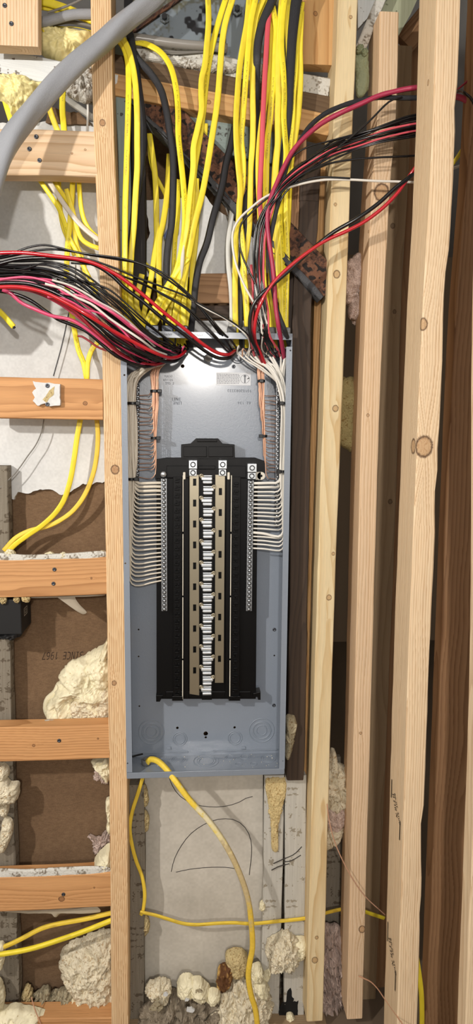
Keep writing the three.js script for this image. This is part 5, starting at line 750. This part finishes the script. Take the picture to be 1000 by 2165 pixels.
wire('black_wire', 'thin black wire sagging low across the yellow fan to the left cluster', '120,590,.09 160,592 205,602 235,615 265,640 300,672,.055 338,705 364,724,.02 380,742,-.03', 0.002, M.wireBlack);
wire('black_wire', 'second thin black wire sagging low across the yellow fan, under its twin', '140,594,.085 190,601 230,622 262,645 300,678,.05 340,708 362,730,.015 376,748,-.03', 0.0018, M.wireBlack);
wire('black_wire', 'thin black wire crossing the lower yellow fan toward the panel lip middle', '250,582,.075 300,598 345,624,.05 392,652 420,680 450,710,.03 476,738 490,750,-.03', 0.0017, M.wireBlack);
wire('red_wire', 'thick red wire lowest and brightest of the left bundle, sweeping into the cluster', '-30,609,.15 0,607 40,607 90,617 140,640 190,669,.125 240,700,.1 290,727 330,747,.06 362,757 382,752 392,742,-.02', 0.0036, M.wireRed, { rad: 12 });
wire('red_wire', 'thick red wire under the brightest one, darker, ending at the panel corner', '30,606,.14 80,617 120,636 160,660 190,690 225,722,.09 262,752 300,768,.02 335,770 360,760,-.02', 0.0034, M.wireDkRed, { rad: 12 });
wire('magenta_wire', 'pinkish red wire hanging lowest of the left bundle, twisted with a black one', '5,612,.12 22,620 45,640 75,654 110,668 150,676 180,693 210,715 240,738,.07 268,757 300,770,.02 330,772,-.01', 0.0034, M.wirePink, { rad: 16, strand: 5, lay: 90 });
wire('black_wire', 'black wire twisted with the lowest pinkish one of the left bundle', '-30,613,.12 15,618 45,626 72,640 100,660 125,676 160,690 185,702 215,728 245,752,.06 275,766 310,775,.015 340,766,-.02', 0.0034, M.wireBlack, { rad: 16, strand: 5, lay: 90 });
wire('red_wire', 'short dark red wire with a bare cut end sticking out left of the left stud', '164,710,.04 172,711 190,722 205,733 222,740 240,744,.05 262,756 290,768,.015', 0.0021, M.wireDkRed);
wire('black_wire', 'thick black wire between the two lower red wires of the left bundle', '-30,601,.14 20,598 60,600 100,612 140,632 180,662 215,692 255,722,.09 300,745 340,762,.035 370,764 386,752,-.02', 0.0036, M.wireBlack, { rad: 12 });
wire('pink_wire', 'pink wire running highest through the middle of the left bundle', '-30,597,.14 20,588 60,586 90,592 112,600 140,622 165,624 190,634 215,648 250,668,.095 290,700 322,722,.05 350,738 378,748,-.01', 0.0022, M.wirePink);
wire('pink_wire', 'pink wire splitting off low and bending down into the black wires', '100,628,.13 130,630 155,640 180,655 205,660 235,676 262,702 285,728,.075 305,742,.03', 0.002, M.wirePink);
wire('pink_wire', 'pale pink wire lying along the upper white one in the left bundle', '-20,594,.13 30,593 70,598 110,619 150,622 185,630 225,650 262,676 300,704,.075 330,726 352,740,.01', 0.0018, phys(0xd98aa0, 0.32));
wire('pink_wire', 'pink wire crossing the left stud low in the bundle', '135,640,.13 165,650 195,665 220,690 245,712 262,738,.06 275,748,.04', 0.0019, M.wirePink);
wire('white_wire', 'white wire lying diagonally on the black wires of the left bundle', '95,600,.125 130,610 160,628 195,644 230,672 262,694 298,718,.08 330,742 352,750,.01', 0.0024, M.wireWhite);
wire('white_wire', 'second white wire, higher on the black wires near the left stud', '110,592,.12 150,604 185,622 212,640 240,655 275,682 310,716,.055 336,740,.01', 0.002, M.wireWhite);
wire('tan_wire', 'cream wire low on the left stud between the red wires', '150,660,.08 185,685 210,700 230,722 250,735,.06', 0.0022, M.neutral);
// and the mass of black ones
reseed(33); const BUN = 'black wires massed in the left bundle';
for (let i = 0; i < 30; i++) {
  const t = i / 29, y0 = lerp(553, 612, t) + rr(-4, 4), w = rr(-1, 1), end = lerp(392, 296, clamp(t + rr(-0.2, 0.2))), ey = lerp(742, 772, (392 - end) / 96) + rr(-8, 4), z = rr(.08, .112), g = (a, b) => lerp(a, b, clamp(t + w * 0.14));
  const s = `-30,${y0 + rr(0, 8)},${z} 40,${lerp(y0, 580, 0.2) + rr(-4, 4)},${z} 100,${g(553, 625) + rr(-3, 3)},${z} 150,${g(566, 652) + rr(-4, 4)},${z - .008} 200,${g(598, 690) + rr(-4, 4)},${z - .02} 240,${g(630, 726) + rr(-4, 4)},${z - .03} ${lerp(268, 275, t)},${g(655, 752)},${z - .045} ${lerp(315, 290, t)},${lerp(g(690, 764), ey, 0.25)},${Math.max(.03, z - .065)} ${lerp(end, 300, 0.25)},${ey - 6},.012 ${end},${ey},-.03`;
  wire('black_wire', 'thin black wire in the dense left bundle entering the panel corner', s, rr(0.0016, 0.0021), i % 7 === 3 ? M.cableBlack : M.wireBlack, { group: BUN, rad: 7 });
}
for (let i = 0; i < 4; i++) { const t = i / 3, z = .105; wire('red_wire', 'thin pinkish red wire buried in the dense left bundle', `-30,${590 + i * 7},${z} 60,${588 + i * 9},${z} 120,${lerp(595, 640, t)},${z} 190,${lerp(632, 690, t)},${z - .01} 245,${lerp(668, 728, t)},${z - .03} 290,${lerp(705, 752, t)},.05 330,${lerp(735, 768, t)},.0`, 0.0018, i % 2 ? M.wireMagenta : M.wirePink, { group: 'thin red wires buried in the left bundle', rad: 7 }); }
// curled tails where the bundle is spliced inside the panel
for (let i = 0; i < 12; i++) { const x = 280 + i * 9.5, y = lerp(758, 738, i / 11) + rr(-5, 5); wire('wire_tail', `short stripped tail sticking out of the left splice cluster, ${ORD[i]} from the left`, `${x},${y},-.01 ${x + rr(2, 6)},${y - rr(8, 16)},${rr(.0, .012)} ${x + rr(6, 14)},${y - rr(2, 12)},-.012`, 0.0019, [M.neutral, M.wireBlack, M.neutral, M.copper, M.wireBlack, M.wirePink][i % 6], { group: 'tails in the left splice cluster', rad: 6 }); }
for (let i = 0; i < 14; i++) { const x = 300 + rr(0, 92), y = lerp(766, 744, (x - 300) / 92) + rr(-6, 3); wire('black_wire', 'black wire looped inside the left splice cluster', `${x - 40},${y - rr(10, 24)},.005 ${x - 16},${y - 4},${rr(-.01, .01)} ${x},${y + 3},-.02 ${x + 8},${y - 3},-.026 ${x + rr(-4, 6)},${y - rr(12, 22)},-.035`, 0.002, M.wireBlack, { group: 'black loops in the left splice cluster', rad: 7 }); }

// right bundle
wire('black_wire', 'thick twisted black wire arching top right and down beside the magenta one', '885,207,.08 845,207,.07 800,206 760,213 720,225 680,245,.055 650,273 630,305 612,337 600,372 592,408,.05 583,450 576,482 570,520 572,560,.04 577,610 583,645 592,672 603,700,.028 612,735,-.02 614,760,-.03', 0.0044, M.cableBlack, { rad: 20, strand: 6, lay: 120 });
wire('magenta_wire', 'thick twisted magenta wire arching top right and down over the yellow cables', '885,184,.09 845,191,.08 800,203 760,221 720,239 680,261,.06 648,287 620,318 602,350 586,385 575,412,.055 567,440 565,470 569,510 576,560,.045 580,600 583,650 589,690,.03 596,728,.0 601,758,-.03', 0.0045, M.wireMagenta, { rad: 20, strand: 6, lay: 120 });
wire('white_wire', 'white wire level across the pale studs, looping down before the yellow cables', '885,386,.07 840,384,.06 800,383 740,380 690,380 645,387,.05 600,400 560,417 530,440 505,464 493,488,.045 491.5,515 498,555 514,598 530,628,.04 545,655 555,685,.03 566,722,.0 574,745,-.03', 0.0024, M.wireWhite, { rad: 10 });
wire('black_wire', 'thin black wire tracking just above the level white one across the pale studs', '740,377,.058 700,375 668,375 640,383 600,397,.05 560,423 535,446 510,474,.042 506,500 509,530 525,570 540,600 550,640,.035 560,690,.03 570,735,-.03', 0.002, M.wireBlack);
wire('red_wire', 'thick bright red wire swooping from the front post down to the right of the panel', '885,345,.1 865,373,.085 842,406 810,439 770,469 730,490 690,508,.06 650,534 612,564 583,592 563,618 552,640,.05 542,668 538,700,.032 540,722 550,745,-.005 562,772,-.03', 0.0036, M.wireRed, { rad: 12 });
wire('black_wire', 'thick black wire wound around the bright red one from the front post', '885,352,.09 868,372 835,398 800,430 755,462,.075 705,491 668,520,.055 640,545 610,573 575,603 548,627,.05 533,652 528,685 531,715,.03 544,742 556,768,-.03', 0.004, M.wireBlack, { rad: 12 });
wire('red_wire', 'dark red wire curving into the panel beside the big black loop on the right', '556,618,.04 546,645 540,675 537,705,.03 540,728 548,752,-.01 556,770,-.03', 0.003, M.wireDkRed, { rad: 10 });
wire('red_wire', 'red wire dropping straight over the right panel lip', '531,560,.02 535,610 534,660 531,700,.03 533,728,.0 538,752,-.03', 0.0028, M.cableRed, { rad: 10 });
wire('black_wire', 'thin black wire cutting steeply across the other wires at top right', '850,206,.075 826,213 782,255 740,292 700,322,.06 660,357 622,388,.05 598,415 585,450,.04', 0.0019, M.wireBlack);
wire('black_wire', 'thin black wire arching alone just below the thick twisted pair', '845,262,.06 800,273 750,284 690,300 650,311,.055 620,330 603,352 590,385,.045', 0.0018, M.wireBlack);
wire('black_wire', 'single black wire running nearly level lowest to the front post', '885,328,.065 865,330 800,333 750,337 700,345 665,359 630,378,.05 600,402 570,432 552,462,.042', 0.0021, M.wireBlack);
reseed(45); const RB = 'black wires of the right bundle';
for (let i = 0; i < 13; i++) {
  const t = i / 12, yA = lerp(246, 290, t) + rr(-1, 1), z = rr(.045, .065), x0 = lerp(536, 558, ((i * 5) % 13) / 12), j = () => rr(-4, 4);
  const s = `890,${yA - 4},${z + .02} 865,${yA},${z + .015} 810,${lerp(263, 302, t) + j()},${z + .01} 755,${lerp(282, 318, t) + j()},${z} 705,${lerp(300, 334, t) + j()},${z} 660,${lerp(330, 356, t) + j()},${z} 622,${lerp(360, 384, t) + j()},${z} 590,${lerp(392, 412, t) + j()},${z} ${x0 + 16},${452 + j()},${z - .01} ${x0 + 4},${490 + j()},${z - .015} ${x0},${540 + j()},${z - .02} ${x0 + rr(-1, 5)},${600 + j()},.035 ${x0 + rr(4, 12)},${660 + j()},.03 ${x0 + rr(8, 20)},${705},.026 ${x0 + rr(14, 30)},${738},-.01 ${x0 + rr(18, 36)},${755},-.03`;
  wire(i === 5 || i === 9 ? 'red_wire' : i === 3 ? 'white_wire' : 'black_wire', i === 5 ? 'pink-red wire, upper one inside the right bundle' : i === 9 ? 'pink-red wire, lower one inside the right bundle' : i === 3 ? 'pale wire inside the right bundle of black wires' : `black wire, ${ORD[i]} from the top where the right bundle passes behind the front post`, s, rr(0.0019, 0.0025), i === 5 || i === 9 ? M.cableRed : i === 3 ? M.wireWhite : M.wireBlack, { group: i === 5 || i === 9 || i === 3 ? undefined : RB, rad: 8 });
}
for (const [l, s, m] of [['white wire dropping over the right panel lip, left of two', '548,640,.035 552,670 553,702,.028 556,724,.0 562,742,-.03', M.wireWhite], ['white wire dropping over the right panel lip, right of two', '549,630,.036 557,660 566,690,.028 573,715,.005 580,745,-.03', M.wireWhite]]) wire('white_wire', l, s, 0.0022, m);
for (let i = 0; i < 9; i++) { const x = 500 + i * 12.5, y = 742 + rr(-6, 8); wire('wire_tail', `short stripped tail in the right splice cluster, ${ORD[i]} from the left`, `${x},${y + 10},-.03 ${x + rr(-3, 6)},${y - rr(2, 8)},${rr(-.02, .0)} ${x + rr(4, 12)},${y - rr(-6, 8)},-.035`, 0.0018, [M.neutralR, M.copper, M.neutralR, M.wireBlack][i % 4], { group: 'tails in the right splice cluster', rad: 6 }); }

// grade stamps on the front post's side face
{ const stamp = (px0, py0, px1, py1) => {
    const tx = printTex(256, 512, (x) => { x.fillStyle = '#17130f'; x.fillRect(8, 0, 14, 216); x.fillRect(228, 296, 14, 216); x.save(); x.translate(70, 110); x.rotate(1.02); ink(x, 'bold 46px sans-serif', '#1c1712'); x.fillText('KD-HT', 0, -8); x.fillText('STUD', 170, -8); ink(x, 'bold 58px serif', '#1c1712'); x.fillText('D FIR N', 10, 46); x.restore(); });
    const zz = 0.24 - 0.046, a = P(px0, py0, zz), b = P(px1, py1, zz), g = new THREE.PlaneGeometry(0.07, Math.abs(a.y - b.y)).rotateY(-Math.PI / 2);
    const lean = Math.atan2(P(861.5, 1440, .24).x - P(840, 2165, .24).x, P(861.5, 1440, .24).y - P(840, 2165, .24).y); g.rotateZ(-lean);
    let i = 0; g.translate(P(lerp(861.5, 840, ((py0 + py1) / 2 - 1440) / 725), (py0 + py1) / 2, .24).x - 0.0011, (a.y + b.y) / 2, zz);
    g.translate(-post.position.x, -post.position.y, -post.position.z);
    part(post, 'grade_stamp', g, new THREE.MeshStandardMaterial({ map: tx, transparent: true, roughness: 0.8, side: THREE.DoubleSide })); };
  stamp(820, 1665, 852, 1757); stamp(815, 1972, 842, 2070); }

renderer.render(scene, camera);
